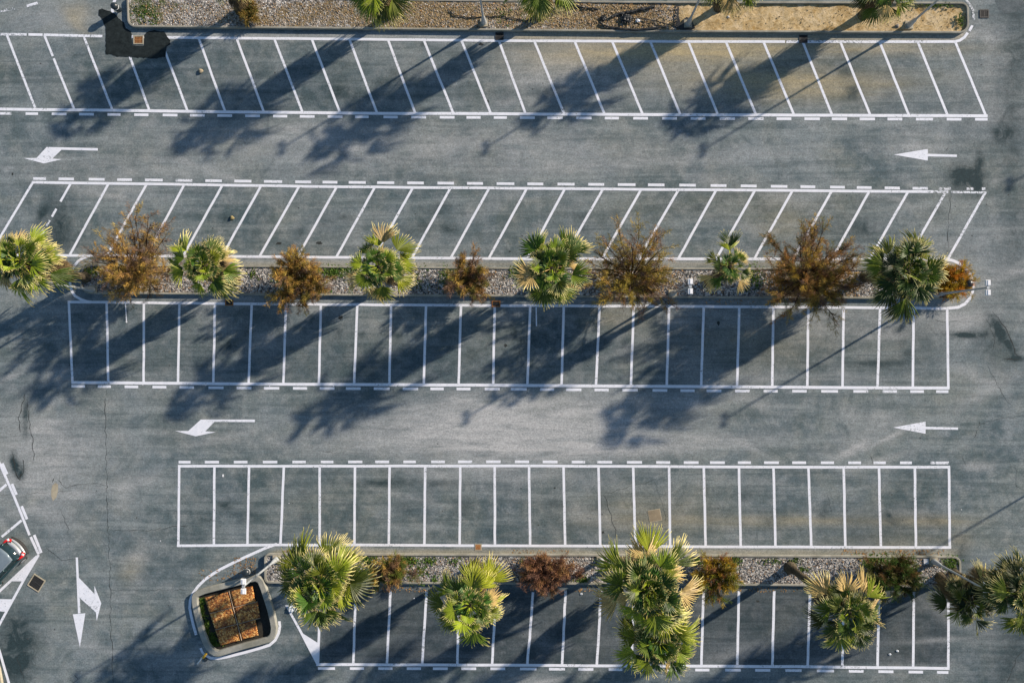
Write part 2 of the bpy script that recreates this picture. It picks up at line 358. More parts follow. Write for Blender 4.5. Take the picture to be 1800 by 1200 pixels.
def wob(pts, seed, amp=.35, step=22):
    """hand painted lines are never dead straight"""
    r = rn(seed); out = [pts[0]]
    for (a, b), (c, d) in zip(pts[:-1], pts[1:]):
        L = math.hypot(c-a, d-b); k = max(1, int(L/step))
        for i in range(1, k+1):
            t = i/k; j = amp if i < k else 0
            out.append((a+(c-a)*t+r.uniform(-j, j), b+(d-b)*t+r.uniform(-j, j)))
    return out
def poly(mb, pts, z, wear=1.):
    v = [tuple(P(a, b, z)) for a, b in pts]; mb.add(v, [tuple(range(len(v)))[::-1]], (wear,)*3)
def interp(pts, x):
    xs = [p[0] for p in pts]; ys = [p[1] for p in pts]; return float(np.interp(x, xs, ys))
bays = MB(); dashes = MB()
# top row
A_top = [(-40, 60), (0, 61), (183, 64), (350, 67), (600, 69), (900, 72), (1200, 73.5), (1680, 73.5)]
A_bot = [(-40, 191.5), (0, 192), (330, 196), (600, 199), (1200, 202), (1735, 204)]
xu = [-54, 12, 78, 147, 215, 281, 349, 416, 482, 548, 614, 682, 745, 811, 877, 939, 1010, 1076, 1143, 1210, 1276, 1342, 1411, 1477, 1546, 1613, 1679]
xl = [-5, 63, 131, 198, 263, 330, 396, 464, 532, 598, 663, 730, 797, 863, 924, 992, 1063, 1130, 1196, 1262, 1329, 1396, 1463, 1530, 1598, 1666, 1733]
for i, (a, b) in enumerate(zip(xu, xl)):
    y0 = interp(A_top, a); y1 = interp(A_bot, b)
    if i == 2:
        ribbon(bays, [(a, y0), (a+(b-a)*.28, y0+(y1-y0)*.28)], LW*.9, .004, .8); ribbon(bays, [(a+(b-a)*.31, y0+(y1-y0)*.31), (b, y1)], LW*.9, .004, .9)
    else: ribbon(bays, wob([(a, y0), (b, y1)], i, .25), LW*.92, .004, 1. if i > 4 else .8)
for seg, wv in (([(-40, 60), (47, 61)], .6), ([(50, 61), (75, 61.5)], .85), ([(77, 61.5), (180, 64)], .85), ([(230, 65), (350, 67), (600, 69), (900, 72), (1200, 73.5), (1380, 73.7)], 1.), ([(1382, 73.7), (1560, 73.7)], .62), ([(1560, 73.7), (1679, 73.5)], .95)):
    ribbon(bays, wob(seg, 3, .3, 40), LW, .008, wv)
ribbon(bays, wob([(-40, 191.5), (0, 192), (330, 196), (600, 199), (1200, 202), (1736, 204)], 4, .3, 60), LW*1.1, .008)
ribbon(bays, [(1679, 73.5), (1687, 71.5), (1695, 66), (1701, 58)], LW, .012, 1.); ribbon(bays, [(1704, 55), (1709, 45)], LW, .012, .85)
ribbon(bays, [(1712, 36), (1710, 18), (1704, 8), (1698, 0)], LW*.9, .012, .35)
ribbon(bays, [(0, 20.5), (26, 15)], LW, .004, .3); ribbon(bays, [(47, 11), (66, 5.5)], LW, .004, .75)
ribbon(bays, [(204, -4), (199, 8), (197.5, 18), (199, 24)], LW*1.1, .012, .95)
def dash_row(xs, yl, wears=None):
    for i, (a, b) in enumerate(xs):
        ribbon(dashes, [(a, interp(yl, a)), (b, interp(yl, b))], LW, .004, wears.get(i, 1.) if wears else 1.)
dash_row([(-6, 20), (45, 67), (91, 117), (139, 165), (189, 212), (236, 261), (286, 312), (334, 360), (382, 408), (431, 457), (480, 505), (527, 553), (576, 602), (624, 648), (674, 699), (723, 749), (773, 799), (820, 845), (868, 891), (914, 940), (962, 989), (1013, 1040), (1063, 1088), (1113, 1139), (1164, 1190), (1214, 1240), (1265, 1292), (1315, 1342), (1365, 1391), (1414, 1441), (1462, 1489), (1511, 1538), (1560, 1586), (1610, 1640), (1664, 1690), (1714, 1736)],
    [(0, 199.5), (600, 205.5), (1200, 208.5), (1735, 210)], {0: .75})
# second row
B_top = [(58, 320.5), (600, 328.5), (1200, 333.5), (1735, 338.5)]
B_bot = [(-20, 447), (114, 449), (450, 451), (870, 454.5), (1200, 455), (1668, 455.5)]
bu = [58, 125, 191, 258, 324, 391, 459, 526, 592, 659, 726, 792, 860, 926, 993, 1060, 1127, 1193, 1259, 1327, 1393, 1462, 1528, 1596, 1662, 1732]
bl = [-18, 53, 122, 188, 257, 322, 390, 456, 523, 591, 657, 724, 792, 859, 927, 990, 1058, 1122, 1192, 1259, 1326, 1394, 1462, 1529, 1595, 1666]
for i, (a, b) in enumerate(zip(bu, bl)):
    y0 = interp(B_top, a); y1 = interp(B_bot, b)
    f = lambda t: (a+(b-a)*t, y0+(y1-y0)*t)
    if i == 1:
        for t0, t1, wv in ((0, .26, .95), (.36, .47, .7), (.52, .60, .45), (.66, 1, .8)): ribbon(bays, [f(t0), f(t1)], LW*.9, .004, wv)
    else: ribbon(bays, wob([f(0), f(1)], 40+i, .25), LW*.92, .004, .75 if i > 23 else 1.)
ribbon(bays, wob([(56, 320.5), (600, 328.5), (1200, 333.5), (1640, 337)], 7, .3, 60), LW, .008)
ribbon(bays, [(1640, 337), (1667, 337.5)], LW*.9, .008, .6); ribbon(bays, [(1672, 337.7), (1734, 338.5)], LW*.8, .008, .5)
ribbon(bays, wob([(-20, 447), (114, 449), (450, 451), (870, 454.5), (1200, 455), (1668, 455.5)], 8, .3, 60), LW, .008)
dash_row([(58, 81), (103, 130), (156, 184), (206, 232), (255, 286), (309, 338), (361, 390), (412, 442), (464, 496), (519, 547), (567, 593), (613, 643), (663, 693), (716, 745), (769, 798), (821, 849), (873, 904), (927, 955), (980, 1010), (1034, 1062), (1086, 1117), (1139, 1168), (1194, 1223), (1249, 1277), (1302, 1330), (1355, 1384), (1407, 1433), (1459, 1485), (1506, 1532), (1555, 1582), (1604, 1631), (1650, 1671), (1699, 1711), (1726, 1732)],
    [(60, 314), (590, 320.5), (1200, 325.5), (1430, 328.5), (1600, 331), (1730, 332)], {31: .35, 32: .3, 33: .6, 30: .8})
# third row
C_top = [(118, 530.5), (450, 534), (870, 537), (1300, 539), (1668, 542)]
C_bot = [(125, 672), (450, 674.5), (900, 677), (1350, 680), (1668, 681.7)]
cu = [121, 187.5, 253, 315.5, 378, 442.5, 503, 564, 628, 687.5, 749, 810.5, 869.5, 932, 991, 1054, 1114, 1176, 1237, 1299.5, 1359.5, 1421, 1483, 1547, 1606, 1665]
cl = [127.5, 190.5, 252.5, 313, 375, 437, 498, 560.5, 622.5, 684.5, 745, 806, 867, 927, 987, 1047.5, 1109, 1172, 1232.5, 1295.5, 1357.5, 1419, 1481, 1542.5, 1604.5, 1667]
for i, (a, b) in enumerate(zip(cu, cl)):
    ribbon(bays, wob([(a, interp(C_top, a)), (b, interp(C_bot, b))], 80+i, .3), LW*.95, .004)
ribbon(bays, wob([(119, 530.7), (450, 534), (870, 537), (1300, 539), (1668, 542)], 9, .4, 30), LW, .008, .93)
ribbon(bays, wob([(125.5, 672), (450, 674.5), (900, 677), (1350, 680), (1669, 681.7)], 10, .3, 60), LW*1.1, .008)
dash_row([(125.5, 149.5), (172, 195), (219, 243), (268, 292.5), (315.5, 341), (366.5, 393), (416, 442), (464, 491), (515, 540), (562, 588), (608, 634), (657, 685), (708, 735), (756.5, 780), (802.5, 827), (852, 878.5), (898, 926), (949, 974), (995, 1022), (1045, 1070), (1094, 1121), (1147, 1173), (1196, 1221), (1242, 1268), (1292, 1318), (1342, 1367), (1392.5, 1418), (1443.5, 1473), (1500, 1526), (1551.5, 1576.5), (1600, 1624), (1645.5, 1667)],
    [(125, 678.5), (464, 682), (900, 683.7), (1300, 687), (1668, 688)])
ribbon(bays, [(220.5, 533), (222.5, 565)], .075, .004, .95); ribbon(bays, [(942.5, 540), (943, 573)], .085, .004, .95)
# fourth row
D_top = [(313, 819), (450, 819), (900, 818.3), (1350, 820.5), (1670, 820.5)]
D_bot = [(312, 958.5), (490, 957), (700, 957.5), (1200, 960), (1672, 961.5)]
du = [315, 377, 438, 499, 562, 624, 685, 747.5, 809, 869.5, 930, 990.5, 1052, 1113, 1176, 1237, 1299, 1359.5, 1421, 1483, 1545, 1608, 1668]
dl = [313.5, 376, 435, 493, 562, 623, 683.5, 746, 808, 870, 931.8, 993.5, 1055, 1117, 1178, 1240.5, 1302, 1363, 1426, 1486, 1548.5, 1610, 1669.5]
for i, (a, b) in enumerate(zip(du, dl)):
    ribbon(bays, wob([(a, interp(D_top, a)), (b, interp(D_bot, b))], 120+i, .3), LW*.95, .004)
ribbon(bays, wob([(312.8, 819), (450, 819), (900, 818.3), (1350, 820.5), (1670, 820.5)], 11, .3, 60), LW, .008)
ribbon(bays, wob([(311, 958.5), (490, 957), (700, 957.5), (1200, 960), (1672, 961.5)], 12, .3, 60), LW, .008)
dash_row([(314, 335), (360, 385), (411, 435), (462, 487.5), (514, 537.5), (564, 586), (612, 637), (659.5, 684), (709, 731), (758, 782), (805, 830), (854.5, 880), (905, 930), (954, 980), (1005, 1028.5), (1050, 1076), (1102, 1128.5), (1153.5, 1178), (1202, 1228), (1248, 1274), (1297, 1320), (1343, 1369), (1392.5, 1417), (1443, 1466), (1491, 1513.5), (1535.5, 1557), (1582, 1603), (1635, 1668)],
    [(314, 811.8), (900, 811), (1200, 812.5), (1668, 813)], {25: .8, 26: .8, 27: .75})
# fifth row
E_bot = [(557, 1167), (880, 1168), (1100, 1169.5), (1400, 1170.5), (1668, 1174)]
eu = [(561, 1100, 559), (624.5, 1060, 621), (686.5, 1037, 680), (750, 1037, 742), (807, 1037, 804), (870.5, 1060, 865), (937, 1040, 927), (994, 1037, 988), (1056.5, 1038, 1049), (1115, 1038, 1110), (1174, 1038, 1171), (1236.5, 1038, 1233), (1299, 1038, 1296), (1361, 1038, 1357.5), (1424, 1040, 1419.5), (1483, 1040, 1480.5), (1545.5, 1040, 1542.5), (1606.5, 1040, 1605), (1667, 1058, 1667)]
for i, (a, y, b) in enumerate(eu): ribbon(bays, wob([(a, y), (b, interp(E_bot, b))], 160+i, .6 if 5 < i < 9 else .3, 16), LW*.95, .004, .9)
ribbon(bays, wob([(556, 1167), (880, 1168), (1100, 1169.5), (1400, 1170.5), (1669, 1174)], 13, .3, 60), LW*1.05, .008)
dash_row([(559, 589), (615, 640), (665, 690), (715, 740), (761, 787), (811, 837), (862, 888), (914, 943), (965, 993), (1016.5, 1043), (1070, 1094), (1124, 1150), (1172, 1198), (1222, 1247), (1274.5, 1302), (1327.5, 1354), (1380.5, 1409), (1436, 1466), (1492, 1518), (1544, 1570.5), (1597, 1622.5), (1647, 1667)],
    [(559, 1174), (880, 1174.5), (1100, 1176), (1400, 1177.5), (1667, 1181)])
poly(bays, [(501, 1063), (505, 1063), (533, 1113), (560, 1130), (560, 1166), (556, 1167), (529, 1115)], .014)
# curves round the islands and the planter
ribbon(bays, [(158, 450), (146, 453.5), (137, 459.5), (130, 468), (127, 474)], LW, .012); ribbon(bays, [(123.5, 490), (123.5, 500), (126, 511), (132, 520), (142, 526), (152, 529.5), (162, 531)], LW, .012)
ribbon(bays, [(1664, 456), (1675, 458), (1686, 463), (1697, 472), (1704, 481), (1708.5, 492), (1710.5, 503), (1709, 514), (1704, 525), (1696, 534), (1684, 540), (1664, 542)], LW*1.1, .012)
ribbon(bays, [(487, 955.5), (468, 962), (450, 970), (431, 978.5), (412, 987.5), (392, 997.5), (375, 1007.5), (360, 1018), (348, 1030), (339.5, 1042), (334.5, 1054), (333.5, 1068), (336, 1081), (340, 1098), (345, 1115)], LW*1.05, .012)
ribbon(bays, [(352.5, 1138), (356, 1146), (360, 1150)], LW*.9, .012, .8)
ribbon(bays, [(362, 1151), (370, 1155.5), (383, 1156.5), (400, 1153.5), (430, 1146), (455, 1139), (474, 1133), (484, 1124), (490, 1112), (492, 1100), (491, 1091)], LW*1.05, .012)
# neighbouring block at the lower left
ribbon(bays, [(-8, 795), (0, 815), (24, 870), (37.5, 903), (52, 940)], LW, .008); ribbon(bays, [(54, 943), (68, 973.5)], LW*1.05, .008)
for a, b in (((4, 814), (12.5, 833)), ((21, 850), (29, 869)), ((38, 889), (47.5, 912)), ((60, 939.5), (72.5, 971))): ribbon(dashes, [a, b], LW*1.1, .004)
ribbon(bays, [(-6, 866), (11.5, 851)], LW, .004); ribbon(bays, [(3, 943), (38, 914)], LW*.95, .004); ribbon(bays, [(-10, 1047), (65, 977)], LW*.95, .004)
poly(bays, [(69, 974), (38.5, 1021), (18.5, 1021), (60, 981)], .012); ribbon(bays, [(68, 974.5), (45, 1013), (18, 1062), (-8, 1110)], LW*.95, .008)
poly(bays, [(-6, 1052), (21, 1052.5), (9, 1074.5), (-6, 1073)], .012)
ribbon(bays, [(-10, 1118), (0, 1146), (8, 1174), (17, 1204)], LW, .004)
bays.build('parking_bay_lines', MA['paint']); tag(bpy.data.objects['parking_bay_lines'], kind='structure', label='white painted bay lines and edge lines on the asphalt')
dashes.build('dashed_lines', MA['paint']); tag(bpy.data.objects['dashed_lines'], kind='structure', label='short white dashes along the aisles')
arrows = {
 'curved white arrow turning left at the upper left': [(82, 258.5), (172, 260.5), (172, 265), (108, 263.5), (92, 279), (109, 280), (77, 287.5), (41, 278), (64, 278)],
 'curved white arrow turning left in the middle aisle': [(353, 737), (448, 737), (448, 741.5), (377, 741), (361, 757.5), (379, 759), (344, 766.5), (308, 757), (331, 757)],
 'straight white arrow at the right end of the upper aisle': [(1571, 272), (1631, 262), (1631, 270.5), (1682, 272), (1682, 276), (1631, 275), (1631, 282.5)],
 'straight white arrow at the right end of the middle aisle': [(1570, 751), (1627, 740.5), (1627, 749.5), (1684, 751), (1684, 755), (1627, 754), (1627, 762)]}
for lb, pts in arrows.items():
    mb = MB(); poly(mb, pts[::-1], .006); tag(mb.build('painted_arrow', MA['paint']), kind='structure', label=lb)
mb = MB(); poly(mb, [(133, 979), (137, 979), (141.5, 1077), (137, 1077.5)], .006)
poly(mb, [(128, 1079), (150, 1077), (140.5, 1137)], .008); poly(mb, [(138.5, 1014.5), (166, 1043), (166, 1029), (178, 1059.5), (170, 1090.5), (168.5, 1075.5), (140, 1050)], .010)
tag(mb.build('painted_arrow', MA['paint']), kind='structure', label='forked white arrow pointing down and right at the lower left')
# ------------------------------------------------------------------ cracks, patches
cr = MB(); ct = MB()
def crack(mb, pts, wd, seed, jit=1.6, step=6):
    r = rn(seed); out = []
    for (a, b), (c, d) in zip(pts[:-1], pts[1:]):
        L = math.hypot(c-a, d-b); k = max(2, int(L/step))
        for i in range(k): out.append((a+(c-a)*i/k+r.uniform(-jit, jit), b+(d-b)*i/k+r.uniform(-jit, jit)))
    out.append(pts[-1])
    p = [np.array(P(a, b).xy) for a, b in out]; V = []; F = []
    for i, q in enumerate(p):
        t = p[min(i+1, len(p)-1)]-p[max(i-1, 0)]; t = t/(np.linalg.norm(t)+1e-9); nn = np.array([-t[1], t[0]])
        ww = wd*r.uniform(.4, 1.5)*(.2 if i in (0, len(p)-1) else 1)
        V += [(*(q+nn*ww/2), .0025), (*(q-nn*ww/2), .0025)]
    for i in range(len(p)-1): F.append((2*i+1, 2*i+3, 2*i+2, 2*i))
    mb.add(V, F)
for i, (pts, wd) in enumerate([([(184, 700), (187, 830), (190, 920), (193, 1000), (195, 1110), (200, 1200)], .035), ([(187, 851), (135, 850), (115, 858), (100, 842)], .03), ([(85, 865), (46, 868), (46, 878)], .02),
    ([(192, 932), (215, 931), (260, 932), (330, 922)], .025), ([(155, 979), (108, 985), (82, 963)], .03), ([(192, 1036), (260, 1037), (330, 1036)], .02), ([(108, 897), (120, 930), (118, 940)], .03), ([(95, 840), (92, 848)], .07),
    ([(45, 690), (33, 735), (36, 760)], .045), ([(47, 700), (52, 745), (57, 770), (60, 812)], .035), ([(22, 795), (26, 820), (34, 845), (38, 830)], .07), ([(39, 805), (41, 830), (33, 840)], .05), ([(100, 866), (125, 862)], .02),
    ([(1480, 772), (1530, 774), (1560, 768)], .012), ([(1723, 740), (1713, 770), (1722, 745), (1760, 735), (1800, 730)], .02), ([(1700, 820), (1690, 800)], .02), ([(1530, 798), (1534, 815)], .03), ([(1700, 560), (1668, 566), (1640, 563)], .02),
    ([(1745, 548), (1770, 580), (1785, 620), (1795, 633), (1765, 630)], .06), ([(1735, 560), (1750, 600), (1745, 620)], .02), ([(1735, 640), (1760, 690), (1780, 715)], .02), ([(1785, 815), (1786, 855), (1800, 862)], .02), ([(1672, 340), (1667, 390), (1666, 440)], .03),
    ([(1300, 778), (1330, 785), (1360, 800)], .015), ([(900, 380), (930, 385), (960, 398)], .01), ([(250, 100), (270, 120)], .01), ([(1660, 265), (1668, 258)], .03), ([(190, 520), (187, 600), (186, 700)], .012), ([(1690, 290), (1720, 300)], .015),
    ([(1060, 868), (1066, 880), (1072, 900), (1085, 945)], .03), ([(1150, 843), (1165, 890), (1172, 920)], .02), ([(1060, 868), (1100, 858), (1150, 843)], .02), ([(1100, 938), (1172, 922)], .02), ([(315, 922), (330, 925)], .05), ([(0, 870), (20, 868)], .02),
    ([(560, 790), (580, 795), (600, 796)], .02), ([(125, 1185), (120, 1192), (128, 1198), (138, 1192), (130, 1185)], .03), ([(30, 1150), (38, 1180), (45, 1200)], .04), ([(1455, 870), (1462, 900)], .015), ([(1770, 1200), (1790, 1150), (1800, 1140)], .03)]):
    crack(cr, pts, wd, 200+i)
tag(cr.build('asphalt_cracks', MA['crack']), kind='structure', label='thin dark cracks in the asphalt')
pt = MB(); rr = rn(3)
base = [(174, 17), (179, 15.5), (192, 20), (202, 24), (208, 32), (217, 39), (221, 50), (230, 55.5), (232, 62), (232.5, 80), (253.5, 80), (254, 62), (257, 57), (272, 54), (288, 55.5), (294, 65.5), (299.5, 71), (299, 77), (292, 84), (292, 100), (276, 103), (261, 103), (250, 101), (239, 102), (222, 100), (205.5, 100.5), (195, 96), (185.5, 95.5), (185.5, 80), (185.5, 67), (184.5, 47), (179, 33), (172, 27)]
out = []
for i, a in enumerate(base):
    b = base[(i+1) % len(base)]
    for t in (0, .35, .7):
        j = .95; out.append((a[0]+(b[0]-a[0])*t+rr.uniform(-j, j), a[1]+(b[1]-a[1])*t+rr.uniform(-j, j)))
poly(pt, out[::-1], .016)
tag(pt.build('tar_patch', MA['tar']), kind='structure', label='black ragged tar patch around the rusty drain at the upper left')
pt = MB(); poly(pt, [(1744, -14), (1750, 4), (1757, 19), (1763, 26), (1778, 23), (1792, 19), (1812, 21), (1830, -14)][::-1], .003)
tag(pt.build('asphalt_patch', MA['patch']), kind='structure', label='darker asphalt patch in the top right corner')
pt = MB(); poly(pt, [(92, 853), (97, 848), (102, 851), (102, 862), (99, 874), (93, 880), (90, 872), (90, 862)][::-1], .005)
tag(pt.build('concrete_patch', MA['beige']), kind='structure', label='beige repair patch in the cracked asphalt at the left')

# ------------------------------------------------------------------ raised islands
def rounded(corners, rad, seg=7):
    """corner pixels and radius (px) per corner -> loop of pixels"""
    out = []; n = len(corners)
    for i, (x, y) in enumerate(corners):
        r = rad[i] if isinstance(rad, (list, tuple)) else rad
        a = np.array(corners[i-1], float)-(x, y); b = np.array(corners[(i+1) % n], float)-(x, y)
        a /= np.linalg.norm(a); b /= np.linalg.norm(b)
        ang = math.acos(np.clip(np.dot(a, b), -1, 1)); t = r/math.tan(ang/2)
        c = np.array((x, y))+(a+b)/np.linalg.norm(a+b)*r/math.sin(ang/2)
        p0 = np.array((x, y))+a*t; p1 = np.array((x, y))+b*t
        a0 = math.atan2(*(p0-c)[::-1]); a1 = math.atan2(*(p1-c)[::-1])
        d = (a1-a0+math.pi) % (2*math.pi)-math.pi
        for k in range(seg+1):
            th = a0+d*k/seg; out.append((c[0]+r*math.cos(th), c[1]+r*math.sin(th)))
    return out
def inset(loop, d):
    p = np.array(loop); n = len(p); area = .5*np.sum(p[:, 0]*np.roll(p[:, 1], -1)-np.roll(p[:, 0], -1)*p[:, 1]); s = 1 if area > 0 else -1
    out = []
    for i in range(n):
        t1 = p[i]-p[i-1]; t2 = p[(i+1) % n]-p[i]; t1 /= np.linalg.norm(t1)+1e-9; t2 /= np.linalg.norm(t2)+1e-9
        t = t1+t2; t /= np.linalg.norm(t); nn = np.array([-t[1], t[0]])*s; k = 1/max(.6, np.dot(nn, np.array([-t1[1], t1[0]])*s))
        out.append(p[i]+nn*d*k)
    return np.array(out)
def densify(loop, step):
    out = []; n = len(loop)
    for i in range(n):
        a = np.array(loop[i]); b = np.array(loop[(i+1) % n]); k = max(1, int(np.linalg.norm(b-a)/step))
        for j in range(k): out.append(a+(b-a)*j/k)
    return out
def inside(pt, loop):
    x, y = pt[..., 0], pt[..., 1]; c = np.zeros(x.shape, bool); n = len(loop)
    for i in range(n):
        x0, y0 = loop[i]; x1, y1 = loop[(i+1) % n]
        if y0 == y1: continue
        c ^= ((y0 > y) != (y1 > y)) & (x < (x1-x0)*(y-y0)/(y1-y0)+x0)
    return c
def kerb(parent, loop, h, wd, mat, seed=0, bev=.02, zin=-.05):
    L = densify(loop, 1.2); r = rn(seed)
    o0 = np.array(L); rings = [(o0, -.02), (o0, h-bev), (inset(L, bev), h), (inset(L, wd-bev), h), (inset(L, wd), h-bev), (inset(L, wd), zin)]
    n = len(L); V = []; jz = r.uniform(-.004, .004, n)
    for p, z in rings:
        for i in range(n): V.append((p[i][0], p[i][1], z+(jz[i] if z > 0 else 0)))
    F = []
    for k in range(len(rings)-1):
        for i in range(n): F.append((k*n+i, k*n+(i+1) % n, (k+1)*n+(i+1) % n, (k+1)*n+i))
    mb = MB(); mb.add(V, F); return mb.build('kerb', mat, parent)
def island(loop_px, h, wd, label, bedz, colf, seed, mat='kerb', step=.16):
    loop = [tuple(P(a, b, h).xy) for a, b in loop_px]
    if np.sum(np.array([loop[i][0]*loop[(i+1) % len(loop)][1]-loop[(i+1) % len(loop)][0]*loop[i][1] for i in range(len(loop))])) < 0: loop = loop[::-1]
    c = np.mean(loop, 0); root = thing('planting_island', (0, 0, 0), label, 'planter', 'raised planting islands')
    kerb(root, loop, h, wd, MA[mat], seed)
    mid = [tuple(q) for q in inset(loop, wd*.6)]; inn = np.array(mid)
    xs = np.arange(inn[:, 0].min(), inn[:, 0].max()+step, step); ys = np.arange(inn[:, 1].min(), inn[:, 1].max()+step, step)
    XX, YY = np.meshgrid(xs, ys); pts = np.stack([XX, YY], -1); ins = inside(pts, mid)
    out = pts[~ins]; A = inn; B = np.roll(inn, -1, 0)
    if len(out):
        best = np.full(len(out), 1e9); bp = out.copy()
        for a, b in zip(A, B):
            t = np.clip(((out-a) @ (b-a))/(np.dot(b-a, b-a)+1e-12), 0, 1); q = a+t[:, None]*(b-a); d = np.linalg.norm(out-q, axis=1)
            m_ = d < best; best[m_] = d[m_]; bp[m_] = q[m_]
        pts[~ins] = bp
    r = rn(seed+50); PX, PY = to_px(pts[..., 0], pts[..., 1]); cl = colf(PX, PY)
    Z = bedz(PX, PY)+r.uniform(-.012, .012, XX.shape)+cl[..., 0]*r.uniform(-.02, .03, XX.shape)
    ny, nx = XX.shape; idx = np.arange(nx*ny).reshape(ny, nx); q = np.stack([idx[:-1, :-1], idx[:-1, 1:], idx[1:, 1:], idx[1:, :-1]], -1).reshape(-1, 4)
    cnt = ins[:-1, :-1].astype(int)+ins[:-1, 1:]+ins[1:, 1:]+ins[1:, :-1]; q = q[cnt.reshape(-1) > 0]
    mb = MB(); mb.addq(np.stack([pts[..., 0], pts[..., 1], Z], -1), q, np.clip(cl, 0, 1)); mb.build('bed', MA['bed'], root, True)
    return root, loop, mid
def cg(x, y, cx, cy, rx, ry): return np.exp(-(((x-cx)/rx)**2+((y-cy)/ry)**2))
KH = .24
topL = rounded([(222, -8), (224, 47.5), (600, 51), (1100, 56), (1704, 58.5), (1703, 3.5), (1100, 2), (600, -3)], [6, 14, 4, 4, 17, 13, 4, 4])
def z_top(x, y): return .20-.12*(1/(1+np.exp(-(x-1150)/70)))-.10*cg(x, y, 1205, 48, 14, 9)-.05*cg(x, y, 1190, 30, 6, 25)+.03*np.sin(x*.11+y*.2)*(x > 1250)
def c_top(x, y):
    s = 1/(1+np.exp(-(x-1180)/25)); b = .55*cg(x, y, 860, 20, 230, 60)+.5*cg(x, y, 260, 20, 60, 40)+.35*cg(x, y, 470, 40, 120, 30)+.85*cg(x, y, 1080, 30, 110, 40)+.45*cg(x, y, 700, 30, 120, 50)+.3*cg(x, y, 450, 20, 200, 30)
    g_ = .7*cg(x, y, 255, 20, 40, 30)+.4*cg(x, y, 330, 12, 40, 12)+.35*cg(x, y, 885, 30, 50, 15)+.3*cg(x, y, 640, 30, 30, 20)+.35*cg(x, y, 445, 30, 20, 10)+.45*cg(x, y, 1690, 40, 12, 16)+.4*cg(x, y, 1640, 8, 50, 5)
    return np.stack([np.maximum(s, .35*cg(x, y, 900, 30, 300, 20)), b, g_], -1)
island(topL, KH, .14, 'raised planting bed along the top edge, gravel at its left, sand at its right', z_top, c_top, 1)
midL = rounded([(140, 464.5), (500, 466.5), (880, 469.5), (1600, 471.5), (1691, 474), (1693, 526), (1100, 523), (500, 519), (140, 516)], [20, 5, 5, 5, 24, 24, 5, 5, 20])
def z_mid(x, y): return .17-.02*cg(x, y, 160, 500, 25, 20)+0*x
def c_mid(x, y):
    b = .85*cg(x, y, 235, 490, 60, 40)+.6*cg(x, y, 1140, 495, 60, 40)+.8*cg(x, y, 1430, 495, 90, 40)+.4*cg(x, y, 1650, 500, 50, 30)+.4*cg(x, y, 527, 490, 50, 30)+.4*cg(x, y, 890, 480, 30, 20)+.5*cg(x, y, 830, 500, 40, 30)
    g_ = .8*cg(x, y, 592, 478, 26, 13)+.6*cg(x, y, 490, 490, 12, 20)+.45*cg(x, y, 785, 490, 20, 28)+.5*cg(x, y, 165, 478, 18, 12)+.4*cg(x, y, 735, 490, 30, 30)+.5*cg(x, y, 1325, 480, 18, 25)+.3*cg(x, y, 1690, 500, 10, 20)
    return np.stack([0*x, b, g_], -1)
island(midL, KH, .14, 'long raised gravel bed across the middle with palms and brown bushes', z_mid, c_mid, 2)
botL = rounded([(464, 972.5), (1100, 974), (1690, 977), (1690, 1033), (1380, 1029.5), (980, 1027), (464, 1025)], [9, 5, 14, 10, 5, 5, 9])
def z_bot(x, y): return .17+0*x
def c_bot(x, y):
    b = .75*cg(x, y, 690, 1005, 32, 22)+.6*cg(x, y, 960, 1005, 50, 30)+.55*cg(x, y, 1255, 1005, 45, 30)+.85*cg(x, y, 1560, 1010, 55, 35)
    g_ = .6*cg(x, y, 650, 983, 25, 10)+.6*cg(x, y, 720, 985, 25, 12)+.4*cg(x, y, 755, 990, 20, 15)+.6*cg(x, y, 1222, 985, 18, 12)+.6*cg(x, y, 1535, 985, 25, 14)+.5*cg(x, y, 1605, 1000, 15, 20)+.7*cg(x, y, 1672, 990, 14, 12)
    return np.stack([0*x, b, g_], -1)
island(botL, KH, .15, 'long raised gravel bed along the bottom with the biggest palms', z_bot, c_bot, 3)

# square planter with rusty covers
Lo = [(90, 480), (102, 452), (130, 430), (200, 402), (330, 368), (450, 338), (560, 310), (640, 290), (700, 279), (745, 292), (775, 325), (805, 400), (835, 490), (870, 600), (893, 700), (906, 780), (900, 840), (880, 885), (840, 920), (740, 950), (600, 985), (450, 1030), (350, 1060), (300, 1052), (260, 1025), (225, 985), (200, 940), (172, 870), (150, 800), (120, 690), (100, 600), (90, 540)]
Lp = [(320+a/5.454, 960+b/5.454) for a, b in Lo]
root = thing('square_planter', (0, 0, 0), 'sunken square planter with thick worn concrete rim and rounded corners at the lower left', 'planter')
PHH = .32
lp = [tuple(P(a, b, PHH).xy) for a, b in Lp][::-1]
o = kerb(root, lp, PHH, .42, MA['gutter'], 9, .04, -.22); o.name = 'rim'
inn = [tuple(q) for q in inset(lp, .37)]
mb = MB(); mb.add([(a, b, .012) for a, b in inn], [tuple(range(len(inn)))]); mb.build('soil', MA['soil'], root)
def quadp(c00, c10, c11, c01, u, v):
    a = np.array(c00)*(1-u)+np.array(c10)*u; b = np.array(c01)*(1-u)+np.array(c11)*u; return a*(1-v)+b*v
cv = thing('rusty_cover', (0, 0, 0), 'rust brown cover of six litter strewn panels inside the square planter', 'cover')
C00, C10, C11, C01 = (359, 1049), (450, 1027), (465, 1114), (388, 1135)
rr = rn(77)
